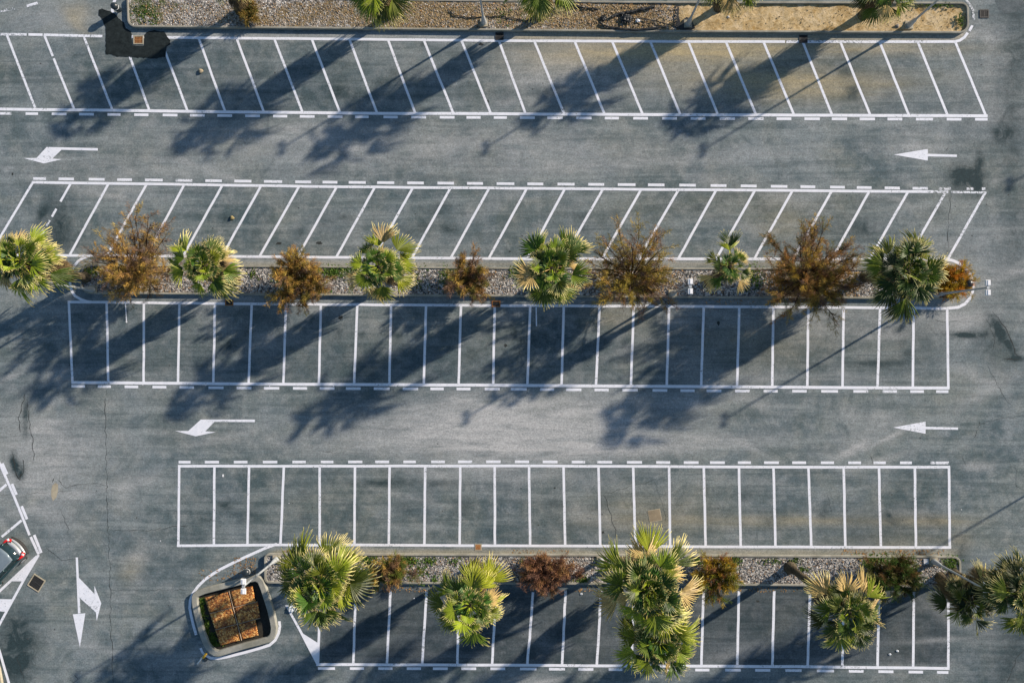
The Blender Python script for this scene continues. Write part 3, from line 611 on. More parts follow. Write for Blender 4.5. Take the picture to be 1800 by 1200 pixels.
for i in range(2):
    for j in range(3):
        mb = MB(); N = 12; u0, u1 = (0.0, .455) if i == 0 else (.50, .97); v0, v1 = j/3+.012, (j+1)/3-.012
        if i == 1 and j == 2: u1 = .86
        if i == 1 and j == 0: u1 = .93
        tz = rr.uniform(-.03, .03, 4); V = []
        for a in range(N+1):
            for b in range(N+1):
                s = a/N; t = b/N; q = quadp(C00, C10, C11, C01, u0+(u1-u0)*s, v0+(v1-v0)*t)
                e = .0 if 0 < a < N and 0 < b < N else rr.uniform(-.3, .3)
                z = .17+(1-s)*(1-t)*tz[0]+s*(1-t)*tz[1]+s*t*tz[2]+(1-s)*t*tz[3]+rr.uniform(-.008, .012)
                p = P(q[0]+e, q[1]+e, z); V.append(tuple(p))
        F = [(a*(N+1)+b, a*(N+1)+b+1, (a+1)*(N+1)+b+1, (a+1)*(N+1)+b) for a in range(N) for b in range(N)]
        mb.add(V, F)
        ob = mb.build('panel', MA['rust'], cv, True); sm = ob.modifiers.new('s', 'SOLIDIFY'); sm.thickness = .03
mb = MB()
a = quadp(C00, C10, C11, C01, .478, -.0); b = quadp(C00, C10, C11, C01, .478, 1.)
tube(mb, [P(*(a*(1-t)+b*t), .20+.01*math.sin(9*t)) for t in np.linspace(0, 1, 9)], .022, 6, (.48, .36, .26))
for v in (1/3, 2/3):
    a = quadp(C00, C10, C11, C01, 0., v); b = quadp(C00, C10, C11, C01, .97, v)
    tube(mb, [P(*(a*(1-t)+b*t), .20+.01*math.sin(7*t)) for t in np.linspace(0, 1, 9)], .02, 6, (.42, .3, .2))
mb.build('batten', MA['stone'], cv)
# corner of a raised bed at the lower left edge
mb = MB(); L = [P(-30, 1120), P(-6, 1150), (P(2, 1175)), P(8, 1210), P(-30, 1215)]
V = [(p.x, p.y, 0) for p in L]+[(p.x, p.y, .2) for p in L]; n = 5
mb.add(V, [tuple(range(5, 10))[::-1]]+[(i, (i+1) % n, n+(i+1) % n, n+i) for i in range(n)])
tag(mb.build('kerb_corner', MA['beige']), 'corner of a yellowish raised kerb at the bottom left edge', 'kerb')

# ------------------------------------------------------------------ palms
def palm(base_px, crown_px, h, R, label, seed, nf=44, skirt=.42, skr=.62, dry=.25, green=1., trunk_r=.20, flare=.42):
    b = P(*base_px, .15); c = P(*crown_px, h)
    root = thing('palm_tree', b, label, 'palm tree', 'fan palms in the planting beds')
    r = rn(seed); off = np.array(c-b); H = off[2]
    # trunk
    mb = MB(); k = 30; pts = []; rad = []
    for i in range(k):
        t = i/(k-1); s = t**1.25
        pts.append((off[0]*s, off[1]*s, -.15+(H+.1)*t)); rad.append(trunk_r*(1-.22*t)*(1+.16*(i % 2)+r.uniform(-.06, .06))+(flare-trunk_r)*math.exp(-t*H/.35)+(.06 if t > skirt else 0))
    cols = np.stack([np.array([.115, .095, .065])*r.uniform(.5, 1.4) for _ in range(k)])
    tube(mb, pts, rad, 14, cols); mb.build('trunk', MA['bark'], root, True)
    def at_(t): s = t**1.25; return np.array([off[0]*s, off[1]*s, -.15+(H+.1)*t])
    wind = np.array([.75, .45, 0.])
    def fan(mb, o, az, el, Lp, Lb, spread, n, droop, colA, colB, cup, thread=True, tipfrac=.6):
        ca, sa = math.cos(az), math.sin(az); d0 = np.array([ca*math.cos(el), sa*math.cos(el), math.sin(el)]); S = np.array([-sa, ca, 0])
        tw = r.uniform(-.35, .35); sag = .20*Lp*math.cos(el)+.02
        tt = np.linspace(0, 1, 5)[:, None]; pp = o+d0*Lp*tt-np.array([0, 0, 1])*sag*tt**2
        Hh = pp[-1]; T = d0*Lp-np.array([0, 0, 2*sag]); T /= np.linalg.norm(T); N = np.cross(T, S); N /= np.linalg.norm(N)
        S2 = S*math.cos(tw)+N*math.sin(tw); N2 = np.cross(T, S2)
        pw = .028
        pv = np.stack([pp-S2*pw, pp+N2*.02, pp+S2*pw], 1); pc = np.tile(np.array(colA)*1.6+np.array([.05, .03, 0]), (15, 1))
        q = np.array([(i*3+j, i*3+j+1, (i+1)*3+j+1, (i+1)*3+j) for i in range(4) for j in range(2)]); mb.addq(pv, q, pc)
        th = np.linspace(-spread, spread, n)+r.uniform(-.03, .03, n); dth = 2*spread/(n-1)
        u = np.array([.04, .28, .5, .68, .82, .93, 1.02, 1.10]) if thread else np.array([.04, .3, .55, .8, 1.0]); m = len(u)
        wfac = np.interp(u, [0, .5, .68, .82, .94, 1.05, 1.2], [1, 1, .92, .68, .36, .14, .05])
        L = Lb*(.74+.26*np.cos(th*.8))*r.uniform(.88, 1.1, n)
        dirk = np.cos(th)[:, None]*T+np.sin(th)[:, None]*S2                       # n,3
        rl = u[None, :]*L[:, None]
        pos = Hh+dirk[:, None, :]*rl[..., None]
        pos += N2*(cup*np.abs(np.sin(th))[:, None]*rl)[..., None]                     # sides lifted like a folded hand
        dr = droop*Lb*(np.clip(u-.1, 0, 2)**2.6)[None, :]*r.uniform(.75, 1.3, n)[:, None]
        pos[..., 2] -= dr
        pos += wind*(np.clip(u-.6, 0, 2)**1.6*.24*Lb)[None, :, None]*r.uniform(.5, 1.4, n)[:, None, None]
        pos += r.normal(0, 1, (n, m, 3))*(np.clip(u-.7, 0, 1)*.07)[None, :, None]
        side = -np.sin(th)[:, None]*T+np.cos(th)[:, None]*S2
        hw = (np.minimum(u, .55)[None, :]*L[:, None]*dth*.56*wfac[None, :]+.004)
        lf = pos-side[:, None, :]*hw[..., None]; rt = pos+side[:, None, :]*hw[..., None]; ce = pos+N2*(hw*.75)[..., None]
        V = np.stack([lf, ce, rt], 2)                                             # n,m,3,3
        bt = r.uniform(.8, 1.2, (n, 1, 1)); mixu = np.clip((u-tipfrac)/.14, 0, 1)[None, :, None]
        cc = (np.array(colA)*(1-mixu)+np.array(colB)*mixu)*bt
        cc = np.repeat(cc[:, :, None, :], 3, 2)
        cc[:, :, 1, :] *= 1.25
        base_i = (np.arange(n)*m*3)[:, None, None]+(np.arange(m-1)*3)[None, :, None]+np.arange(2)[None, None, :]
        q = np.stack([base_i, base_i+1, base_i+4, base_i+3], -1).reshape(-1, 4)
        mb.addq(V, q, cc)
    top = at_(1.); cw = MB()
    nf = int(nf*.66)
    for i in range(nf):
        f = i/(nf-1); az = i*2.39996+r.uniform(-.3, .3)
        el = math.radians(74-104*f**.9+r.uniform(-12, 12)); sc = R*r.uniform(.66, 1.20)*(.58+.42*min(1, f*2.2))
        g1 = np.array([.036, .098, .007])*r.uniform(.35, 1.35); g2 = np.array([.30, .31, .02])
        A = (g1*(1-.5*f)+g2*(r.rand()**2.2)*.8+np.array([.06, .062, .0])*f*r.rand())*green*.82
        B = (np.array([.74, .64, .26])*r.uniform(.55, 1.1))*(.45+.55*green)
        if r.rand() < dry*f**2: A = np.array([.44, .32, .13])*r.uniform(.6, 1.2)
        o = top+np.array([math.cos(az)*.12, math.sin(az)*.12, .15-.35*f])
        fan(cw, o, az, el, .56*sc, .47*sc, math.radians(r.uniform(50, 85)), 19, .12+.34*f+r.uniform(0, .2), A, B, r.uniform(.15, 1.0), True, r.uniform(.74, .98))
    for i in range(int(nf*.75)):
        az = r.uniform(0, 6.283); el = math.radians(r.uniform(-15, 60)); A = np.array([.03, .075, .010])*r.uniform(.4, 1.5)*green
        fan(cw, top+np.array([0, 0, -.15]), az, el, R*r.uniform(.12, .34), R*r.uniform(.30, .42), math.radians(r.uniform(45, 75)), 18, r.uniform(.2, .5), A, np.array([.50, .40, .14])*r.uniform(.4, 1.1)*green, r.uniform(.3, .9), True, r.uniform(.75, .95))
    cw.build('crown', MA['leaf'], root)
    sk = MB()
    for i in range(int(80*(1-skirt)/.5)):
        t = skirt+(1-skirt)*(i/60*.5/(1-skirt))**.8 if False else skirt+(.98-skirt)*r.rand()
        az = r.uniform(0, 2*math.pi); o = at_(t)+np.array([math.cos(az)*.1, math.sin(az)*.1, .3])
        A = np.array([.10, .07, .032])*r.uniform(.4, 1.3)
        fan(sk, o, az, math.radians(r.uniform(-45, -5)), skr*.55, skr*.9*r.uniform(.9, 1.3), math.radians(40), 9, 1.0, A, A*1.3, -.2, False)
    sk.build('dead_frond_skirt', MA['leaf'], root)
    return root
PD = [((150, 487), (34, 458), 7.1, 2.3, 'dense palm with yellow lit fronds cut by the left edge of the middle bed', 11, dict(nf=50, flare=.55)),
 ((413, 493), (358, 466), 5.7, 2.25, 'palm right of the sprawling leafless bush in the middle bed', 12, dict(nf=40, flare=.55)),
 ((701, 487), (665, 469), 6.3, 2.25, 'sparse windblown palm with dry pale fronds standing out at its top, middle bed', 13, dict(nf=34, dry=.35)),
 ((966, 487), (970, 471), 6.6, 2.4, 'full green palm at the centre of the middle bed', 14, dict(nf=44)),
 ((1247, 493), (1284, 468), 6.0, 1.75, 'small palm with few fronds and its thick round trunk foot in view, middle bed', 15, dict(nf=20, dry=.4, flare=.48, skirt=.6, skr=.4)),
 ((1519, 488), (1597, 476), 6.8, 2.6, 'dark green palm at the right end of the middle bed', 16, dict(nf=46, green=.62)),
 ((613, 978), (561, 1030), 6.9, 2.75, 'very wide palm beside the square planter, left end of the bottom bed', 21, dict(nf=52, dry=.2)),
 ((838, 991), (826, 1064), 8.2, 2.3, 'medium yellow green palm leaning down over the bays in the bottom bed', 22, dict(nf=42, green=1.15, flare=.45)),
 ((1150, 990), (1158, 1128), 6.6, 2.5, 'lower palm half hidden under the tallest one, hanging over the bottom bays', 23, dict(nf=42)),
 ((1092, 986), (1141, 1034), 9.0, 2.85, 'tallest and widest palm with straw coloured top fronds in the bottom bed', 24, dict(nf=60, dry=.3)),
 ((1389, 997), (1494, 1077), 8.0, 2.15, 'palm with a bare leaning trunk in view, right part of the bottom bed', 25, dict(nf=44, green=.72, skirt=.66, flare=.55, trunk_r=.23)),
 ((1652, 1013), (1708, 1058), 4.6, 1.95, 'shaded dark palm at the right end of the bottom bed', 26, dict(nf=34, green=.5)),  # leaves painted darker for the shade of the palm beside it
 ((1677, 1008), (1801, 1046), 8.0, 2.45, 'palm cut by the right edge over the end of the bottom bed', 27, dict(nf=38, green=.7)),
 ((424, 20), (398, -58), 5.6, 1.8, 'palm at the left of the top bed with its dry brown trunk foot in view', 31, dict(nf=36, flare=.5)),
 ((686, 28), (660, -42), 5.9, 2.35, 'palm over the gravel part of the top bed, second from the left', 32, dict(nf=44)),
 ((947, 31), (950, -42), 6.1, 2.35, 'palm at the top centre hanging over the littered soil', 33, dict(nf=44)),
 ((1263, 14), (1291, -42), 4.9, 2.05, 'palm of the top bed beside the lamp in the dark pit', 34, dict(nf=40, flare=.35)),
 ((1517, 27), (1566, -24), 4.9, 1.95, 'rightmost palm of the top bed on bare sand', 35, dict(nf=40, green=.8, flare=.4))]
for bp, cp, h, R, lb, sd, kw in PD: palm(bp, cp, h, R, lb, sd, **kw)

# ------------------------------------------------------------------ feathery bushes
def shrub(base_px, shift, rx, ry, h, label, seed, pal, n_st=8, dens=1., name='tamarisk_bush'):
    """rx, ry crown radii in metres; shift = crown centre offset in metres (world x, y)"""
    b = P(*base_px, .16); root = thing(name, b, label, 'bush', 'feathery bushes in the planting beds'); r = rn(seed)
    br = MB(); fo = MB(); LV = []; LC = []
    def spray(p, d, ln, n, col):
        d = d/np.linalg.norm(d)
        for _ in range(n):
            dd = d*.9+r.normal(0, .42, 3); dd /= np.linalg.norm(dd); s = p+r.normal(0, .05, 3)
            l = ln*r.uniform(.5, 1.2); w_ = np.cross(dd, r.normal(0, 1, 3)); w_ /= np.linalg.norm(w_)+1e-9
            hw = r.uniform(.007, .013); e = s+dd*l-np.array([0, 0, .10*l]); mdl = (s+e)/2+np.array([0, 0, .04*l])
            LV.append(np.stack([s-w_*hw*.5, s+w_*hw*.5, mdl+w_*hw, e+w_*hw*.3, e-w_*hw*.3, mdl-w_*hw]))
            c = np.array(col)*r.uniform(.6, 1.35); LC.append(np.tile(c, (6, 1)))
    for i in range(n_st):
        a = 2*math.pi*(i+r.uniform(-.3, .3))/n_st; rho = math.sqrt(r.uniform(.12, 1.15))
        tip = np.array([shift[0]+rx*rho*math.cos(a), shift[1]+ry*rho*math.sin(a), h*(1.05-.45*rho)*r.uniform(.85, 1.1)])
        k = 7; ts = np.linspace(0, 1, k); ctrl = np.array([tip[0]*.25, tip[1]*.25, tip[2]*.62])
        st = np.array([2*(1-t)*t*ctrl+t*t*tip for t in ts])+r.normal(0, .04, (k, 3))*ts[:, None]
        tube(br, st, .05*(1-.75*ts)+.006, 5, (.10, .065, .05))
        for j in range(int(11*dens)+1):
            t = r.uniform(.28, 1.); x = t*(k-1); i0 = min(int(x), k-2); p0 = st[i0]+(st[i0+1]-st[i0])*(x-i0)
            dr = st[i0+1]-st[i0]; dr = dr/np.linalg.norm(dr)+r.normal(0, .55, 3); dr[2] = abs(dr[2])*.6+.15; dr /= np.linalg.norm(dr)
            ll = r.uniform(.5, 1.2)*min(rx, ry, 2.2)*.5; sub = np.array([p0+dr*ll*s-np.array([0, 0, .12*ll*s*s]) for s in (0, .33, .66, 1.)])+r.normal(0, .02, (4, 3))
            tube(br, sub, [.016, .012, .008, .004], 4, (.10, .06, .045), False)
            hue = pal[r.randint(len(pal))]
            for s in np.linspace(.15, 1, 6):
                q = p0+dr*ll*s-np.array([0, 0, .12*ll*s*s])
                for _ in range(2):
                    d2 = dr+r.normal(0, .5, 3); d2[2] += .1; d2 /= np.linalg.norm(d2); l2 = r.uniform(.15, .38)
                    if r.rand() < .5: tube(br, [q, q+d2*l2], [.005, .002], 3, (.13, .07, .05), False)
                    spray(q+d2*l2*.3, d2, .26, max(2, int(5*dens)), hue)
    br.build('branches', MA['bark'], root)
    V = np.stack(LV); n = len(V); q = (np.arange(n)*6)[:, None]; F = np.concatenate([q+np.array([0, 1, 2, 5]), q+np.array([5, 2, 3, 4])])
    fo.addq(V, F, np.concatenate(LC)); fo.build('foliage', MA['twig'], root)
    return root
ORG = [(.48, .30, .07), (.38, .22, .07), (.22, .14, .09), (.42, .31, .07), (.23, .16, .13)]
BRN = [(.34, .20, .07), (.23, .14, .08), (.44, .30, .07), (.20, .13, .10), (.17, .16, .045)]
RED = [(.30, .15, .08), (.22, .115, .075), (.36, .21, .09), (.20, .11, .08)]
YEL = [(.50, .32, .03), (.36, .26, .03), (.24, .24, .03), (.10, .15, .02)]
GRN = [(.06, .12, .02), (.10, .10, .03), (.15, .09, .035), (.05, .10, .02), (.12, .13, .03)]
shrub((262, 484), (.35, .9), 2.9, 3.0, 4.5, 'sprawling half bare orange brown bush at the left of the middle bed', 41, ORG+[(.22, .15, .05)], 25, 1.2)
shrub((532, 492), (.2, .1), 1.9, 1.8, 3.0, 'rounded rust brown bush between two palms in the middle bed', 42, ORG[:4]+[(.16, .14, .04)], 13, 1.7)
shrub((824, 494), (0, .05), 1.35, 1.45, 2.3, 'smallest round brown bush of the middle bed', 43, BRN, 10, 1.6)
shrub((1108, 490), (0, .1), 2.9, 2.9, 4.4, 'wide spiky brown bush next to the crooked lamp in the middle bed', 44, ORG+[(.36, .28, .05), (.22, .18, .05)], 26, 1.2)
shrub((1408, 492), (-.4, 0), 3.2, 3.1, 4.8, 'biggest bushy brown bush spilling over both kerbs of the middle bed', 45, BRN+[(.36, .24, .04), (.34, .17, .05), (.20, .16, .05)], 30, 1.4)
shrub((1660, 497), (.1, .05), 1.35, 1.3, 1.2, 'bright orange bush by the right tip of the middle bed', 46, YEL[:2]+[(.5, .2, .02)], 9, 1.5)
shrub((692, 1003), (0, .1), 1.5, 1.2, 1.2, 'small faded brown bush with green tufts behind it in the bottom bed', 47, BRN+[(.10, .15, .03), (.16, .19, .03), (.30, .24, .05)], 11, 1.2)
shrub((960, 1005), (0, .15), 2.1, 1.25, .9, 'reddish twiggy bush in the bottom bed', 48, RED, 15, 1.3)
shrub((1256, 1008), (.05, .1), 1.6, 1.5, 1.5, 'yellow and green bush in the bottom bed right of the tallest palm', 49, YEL+[(.26, .12, .05)], 12, 1.2)
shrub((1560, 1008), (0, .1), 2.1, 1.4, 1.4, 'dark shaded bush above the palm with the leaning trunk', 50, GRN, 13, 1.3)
shrub((440, 26), (0, 0), .75, .7, .5, 'low dry tuft at the foot of the palm in the top bed', 51, [(.30, .2, .05), (.36, .24, .08), (.12, .12, .03)], 7, .8, 'dry_tuft')

# ------------------------------------------------------------------ stuff: pebbles, weeds, sand clods
def scatter_pebbles():
    r = rn(8); V = []; F = []; C = []; n = 0
    ico = np.array([[1, 0, 0], [-1, 0, 0], [0, 1, 0], [0, -1, 0], [0, 0, 1], [0, 0, -1]], float)
    tri = [(0, 2, 4), (2, 1, 4), (1, 3, 4), (3, 0, 4), (2, 0, 5), (1, 2, 5), (3, 1, 5), (0, 3, 5)]
    regs = [(232, 1190, 5, 47, 3800, .2, 0), (1190, 1695, 8, 52, 420, .085, 1), (160, 1672, 474, 517, 7500, .18, 0), (472, 1680, 979, 1024, 6500, .18, 0)]
    for x0, x1, y0, y1, cnt, zz, kind in regs:
        for _ in range(cnt):
            px_ = r.uniform(x0, x1); py_ = r.uniform(y0+(px_-x0)*.004, y1); p = P(px_, py_, zz)
            s = r.uniform(.018, .06)*(1.0 if kind == 0 else .9); q = ico*s*r.uniform(.6, 1.3, (6, 3)); q[:, 2] *= .7; a = r.uniform(0, 6.28)
            R2 = np.array([[math.cos(a), -math.sin(a), 0], [math.sin(a), math.cos(a), 0], [0, 0, 1]]); V.append(q@R2.T+np.array(p)+[0, 0, s*.2])
            g_ = r.beta(1.5, 2.1)*.62+.03
            c = np.array([g_, g_*.97, g_*.93]) if kind == 0 else np.array([.5, .39, .22])*r.uniform(.2, 1.2)
            if kind == 0 and (r.rand() < .18 or (px_ < 1190 and py_ < 60 and r.rand() < .3)): c = np.array([.30, .19, .10])*r.uniform(.5, 1.4)
            if kind == 0 and py_ < 60: k_ = min(1., max(.3, (px_-300)/600)); c = c*(1-.65*k_)+np.array([.40, .29, .16])*r.uniform(.3, 1.5)*.65*k_
            C.append(np.tile(c, (6, 1)))
            for t in tri: F.append((t[0]+n, t[1]+n, t[2]+n))
            n += 6
    mb = MB(); mb.add(np.concatenate(V), F, np.concatenate(C)); return mb
tag(scatter_pebbles().build('gravel', MA['stone']), 'pale and dark pebbles lying over the planting beds', 'gravel', kind='stuff')
def weeds():
    r = rn(18); LV = []; LC = []
    spots = [(590, 477, 26, 10, 300, 1.), (492, 490, 8, 18, 110, 1.), (560, 510, 20, 6, 60, 1.), (785, 490, 12, 22, 130, .8), (735, 490, 20, 20, 70, .7), (165, 478, 16, 8, 110, .8), (1325, 485, 14, 20, 160, .9), (650, 984, 16, 7, 130, 1.), (716, 986, 18, 7, 190, 1.), (757, 985, 10, 5, 70, 1.), (765, 1018, 4, 6, 40, 1.), (740, 1000, 12, 8, 60, 1.), (800, 985, 12, 6, 35, 1.), (740, 1024, 6, 3, 20, 1.),
        (1024, 1018, 10, 7, 100, 1.), (1222, 985, 12, 7, 100, 1.), (1290, 985, 12, 7, 110, 1.), (1535, 983, 18, 8, 200, 1.), (1580, 985, 14, 8, 120, 1.), (1608, 1008, 10, 12, 90, .9), (1672, 990, 12, 12, 190, 1.), (1412, 1000, 8, 5, 40, .8), (1355, 985, 20, 5, 40, .8),
        (250, 20, 16, 16, 150, .8), (272, 36, 10, 8, 50, .8), (440, 18, 12, 6, 60, 1.), (1688, 35, 6, 14, 60, .7), (1650, 10, 30, 3, 60, .7), (890, 30, 30, 12, 60, .9), (355, 1072, 3, 16, 260, .8), (363, 1102, 4, 16, 240, .8), (381, 1131, 9, 3, 110, .7), (374, 1122, 5, 8, 180, .7), (361, 1056, 5, 4, 90, .9), (1395, 985, 10, 5, 40, .7), (920, 985, 8, 5, 20, .8), (445, 480, 8, 8, 40, .8), (900, 480, 8, 10, 40, .8)]
    for cx, cy, rx, ry, n, g_ in spots:
        z0 = .18 if cx > 500 or cy < 1030 else .02
        if cx < 390 and cy > 1040: z0 = .03
        for _ in range(n):
            px_ = cx+rx*.6*r.normal(); py_ = cy+ry*.6*r.normal()
            py_ = min(max(py_, cy-ry*1.3), cy+ry*1.3)
            p = np.array(P(px_, py_, z0)); 
            for _k in range(3):
                a = r.uniform(0, 6.28); l = r.uniform(.05, .16); e = r.uniform(.2, 1.1); d = np.array([math.cos(a)*math.cos(e), math.sin(a)*math.cos(e), math.sin(e)]); s = np.array([-math.sin(a), math.cos(a), 0])*l*.3
                LV.append(np.stack([p, p+d*l*.5-s, p+d*l-[0, 0, .02], p+d*l*.5+s])); c = np.array([.06, .13, .02])*r.uniform(.5, 1.5)*g_+np.array([r.uniform(0, .05), .02, 0]); LC.append(np.tile(c, (4, 1)))
    mb = MB(); V = np.stack(LV); mb.addq(V, (np.arange(len(V))*4)[:, None]+np.arange(4), np.concatenate(LC)); return mb
tag(weeds().build('weeds', MA['weed']), 'small green weeds growing in the gravel and in the square planter', 'weeds', kind='stuff')
def litter():
    r = rn(28); LV = []; LC = []
    for x0, x1, y0, y1, n in ((180, 300, 470, 514, 500), (1080, 1200, 475, 520, 350), (1340, 1510, 475, 521, 700), (900, 1010, 980, 1024, 250), (640, 730, 980, 1022, 180), (1220, 1300, 985, 1028, 200), (1510, 1620, 980, 1028, 400), (650, 1180, 6, 50, 900), (640, 760, 1030, 1040, 120), (1300, 1420, 1032, 1040, 70), (1010, 1080, 1030, 1040, 60), (410, 450, 980, 1008, 140), (350, 430, 1000, 1020, 70), (480, 560, 518, 530, 30), (1240, 1330, 526, 536, 30), (500, 620, 966, 972, 70), (1480, 1660, 966, 975, 160), (900, 1000, 966, 974, 60)):
        for _ in range(n):
            px_ = r.uniform(x0, x1); py_ = r.uniform(y0, y1); on = (470 < py_ < 521) or (978 < py_ < 1028 and px_ > 470) or py_ < 52
            z = .215 if on else .02; p = np.array(P(px_, py_, z)); a = r.uniform(0, 6.28); l = r.uniform(.03, .10); d = np.array([math.cos(a), math.sin(a), r.uniform(-.2, .3)]); s = np.array([-math.sin(a), math.cos(a), r.uniform(-.3, .3)])*l*.35
            LV.append(np.stack([p-d*l, p-s, p+d*l, p+s])); LC.append(np.tile(np.array([.34, .2, .08])*r.uniform(.3, 1.4), (4, 1)))
    mb = MB(); V = np.stack(LV); mb.addq(V, (np.arange(len(V))*4)[:, None]+np.arange(4), np.concatenate(LC)); return mb
tag(litter().build('leaf_litter', MA['stone']), 'dry brown leaf litter under the bushes and along the kerbs', 'leaf litter', kind='stuff')

# ------------------------------------------------------------------ lamp posts
LH = 6.45
def lamp_proto(loc, label):
    root = thing('lamp_post', loc, label, 'lamp post', 'twin floodlight lamp posts')
    mb = MB(); box(mb, (0, 0, .05), (.55, .55, .14)); mb.build('footing', MA['beige'], root)
    mb = MB(); lathe(mb, [(.20, .12), (.20, .16), (.19, .2), (.17, .5), (.14, .9), (.085, 1.15), (.078, 1.3), (.055, LH-.2), (.05, LH-.05)], 16); mb.build('pole', MA['galv'], root, True)
    mb = MB(); tube(mb, [(0, -.24, LH-.02), (0, .24, LH-.02)], .035, 8); box(mb, (0, 0, LH), (.16, .16, .12)); mb.build('crossbar', MA['galv'], root)
    for s in (-1, 1):
        mb = MB(); box(mb, (0, s*.30, LH+.04), (.32, .36, .10), top=.86); box(mb, (0, s*.30, LH+.10), (.10, .30, .03)); hd = mb.build('floodlight', MA['head'], root)
        mb = MB(); box(mb, (0, s*.30, LH-.015), (.26, .28, .012)); mb.build('lens', MA['glass'], hd)
    return root
LP = [((487, 982), .165, 'lamp post rising over the square planter at the lower left'),
 ((1056, 984), .165, 'lamp post partly hidden by the tallest palm'), ((1640, 986), .165, 'lamp post at the right end of the bottom bed crossing the shaded palm'),
 ((1643, 518), .165, 'lamp post leaning out past the right tip of the middle bed'), ((1182, 516), .165, 'lamp post beside the wide spiky bush in the middle bed'),
 ((164, 509), .165, 'lamp post at the left tip of the middle bed'), ((851, 41), .16, 'lamp post on the littered gravel of the top bed'),
 ((1209, 43), .06, 'lamp post standing in the dark pit of the top bed'), ((1597, 45), .06, 'lamp post on the bare sand of the top bed'),
 ((1982, 765), 0, 'lamp post off the right edge whose shadow crosses the lane'), ((2139, 106), 0, 'lamp post off the upper right edge whose shadow tip shows')]
l0 = lamp_proto(P(*LP[0][0], LP[0][1]), LP[0][2])
for bp, z, lb in LP[1:]: copy_tree(l0, P(*bp, z), 0, lb)
# dark pit round the lamp in the top bed
mb = MB(); rr = rn(6)
pp = [(1203, 33), (1207, 30), (1213, 33), (1218, 40), (1222, 50), (1216, 53), (1196, 53), (1190, 48), (1184, 45), (1184, 33), (1187, 22), (1185, 12), (1189, 9), (1194, 14), (1193, 28), (1197, 42)]
poly(mb, pp[::-1], .17); tag(mb.build('membrane', MA['black']), 'black membrane lying in the pit around a lamp foot in the top bed', 'membrane')

# ------------------------------------------------------------------ litter bins
def bin_proto(loc, rz, label):
    root = thing('litter_bin', loc, label, 'litter bin', 'dark litter bins', rz)
    mb = MB(); lathe(mb, [(.05, 0), (.05, .25)], 10); mb.build('foot', MA['iron'], root)
    mb = MB(); lathe(mb, [(.17, .18), (.21, .22), (.225, .78), (.21, .8)], 20); mb.build('body', MA['dark'], root, True)
    mb = MB(); lathe(mb, [(.235, .66), (.235, .72)], 20); mb.build('band', MA['bandm'], root)
    mb = MB(); lathe(mb, [(.25, .86), (.255, .9), (.22, .98), (.12, 1.05), (.02, 1.07)], 20); tube(mb, [(.19, 0, .78), (.19, 0, .9)], .02, 6); tube(mb, [(-.19, 0, .78), (-.19, 0, .9)], .02, 6); mb.build('lid', MA['dark'], root, True)
    return root
b0 = bin_proto(P(1692, 500, .16), .3, 'dark litter bin at the right tip of the middle bed')
copy_tree(b0, P(212, 20), 1.0, 'dark litter bin beside the top left corner of the top bed')
copy_tree(b0, P(440, 1000), 2.0, 'dark litter bin behind the rim of the square planter')
copy_tree(b0, P(139, 484), .5, 'dark litter bin at the left tip of the middle bed under the cut palm')

# ------------------------------------------------------------------ drains and covers
def grate(px_, py_, wx, wy, label, frame, bars, rz=0., nb=6, name='drain_grate'):
    root = thing(name, P(px_, py_, .016), label, 'drain', 'drain grates in the asphalt', rz); fw = .07
    mb = MB(); box(mb, (0, 0, -.004), (wx-.02, wy-.02, .004)); mb.build('pit', MA['hole'], root)
    mb = MB()
    for s in (-1, 1): box(mb, (0, s*(wy/2-fw/2), .01), (wx, fw, .03)); box(mb, (s*(wx/2-fw/2), 0, .0097), (fw, wy-2*fw, .029))
    mb.build('frame', MA[frame], root); mb = MB()
    for i in range(nb):
        x = -wx/2+fw+(wx-2*fw)*(i+.5)/nb; box(mb, (x, 0, .006), ((wx-2*fw)/nb*.5, wy-2*fw, .016))
    box(mb, (0, 0, .0075), (wx-2*fw, .05, .018)); mb.build('bars', MA[bars], root); return root
grate(243.5, 70.5, .74, .62, 'rusty orange drain grate inside the black tar patch', 'beige', 'rustiron', 0)
grate(878, 64, .58, .55, 'dark drain grate by the middle of the top bed', 'iron', 'iron')
grate(1412, 69, .58, .55, 'dark drain grate below the sandy end of the top bed', 'iron', 'iron')
grate(1730, 24.5, .58, .62, 'dark drain grate off the right tip of the top bed', 'iron', 'iron', math.pi/2)
grate(403, 532, .60, .42, 'rust stained drain grate below the left palms of the middle bed', 'rustiron', 'iron')
grate(872, 534, .62, .44, 'reddish drain grate below the centre of the middle bed', 'rustiron', 'iron')
grate(64, 1024, .98, .98, 'square drain with a beige concrete surround at the lower left', 'beige', 'iron', math.radians(-32), 9)
root = thing('drain_cover', P(840.5, 961, .01), 'small square cover with brown lid on the line above the bottom bed', 'drain cover')
mb = MB(); box(mb, (0, 0, .006), (.50, .46, .02)); mb.build('frame', MA['beige'], root); mb = MB(); box(mb, (0, 0, .012), (.36, .34, .022)); mb.build('lid', MA['rustiron'], root)
root = thing('manhole_cover', P(1151, 905.5, .004), 'tan square manhole cover inside a bay', 'manhole cover', None, math.radians(11))
mb = MB(); box(mb, (0, 0, .003), (.88, .84, .012)); mb.build('frame', MA['beige'], root); mb = MB(); box(mb, (0, 0, .007), (.80, .76, .012)); mb.build('lid', MA['tan'], root)
mb = MB(); box(mb, (0, 0, .0), (.34, .34, .05), .05); o = mb.build('concrete_slab', MA['white']); o.location = P(1628, 986, .20); tag(o, 'small pale square slab on the gravel left of the bottom right lamp', 'slab')

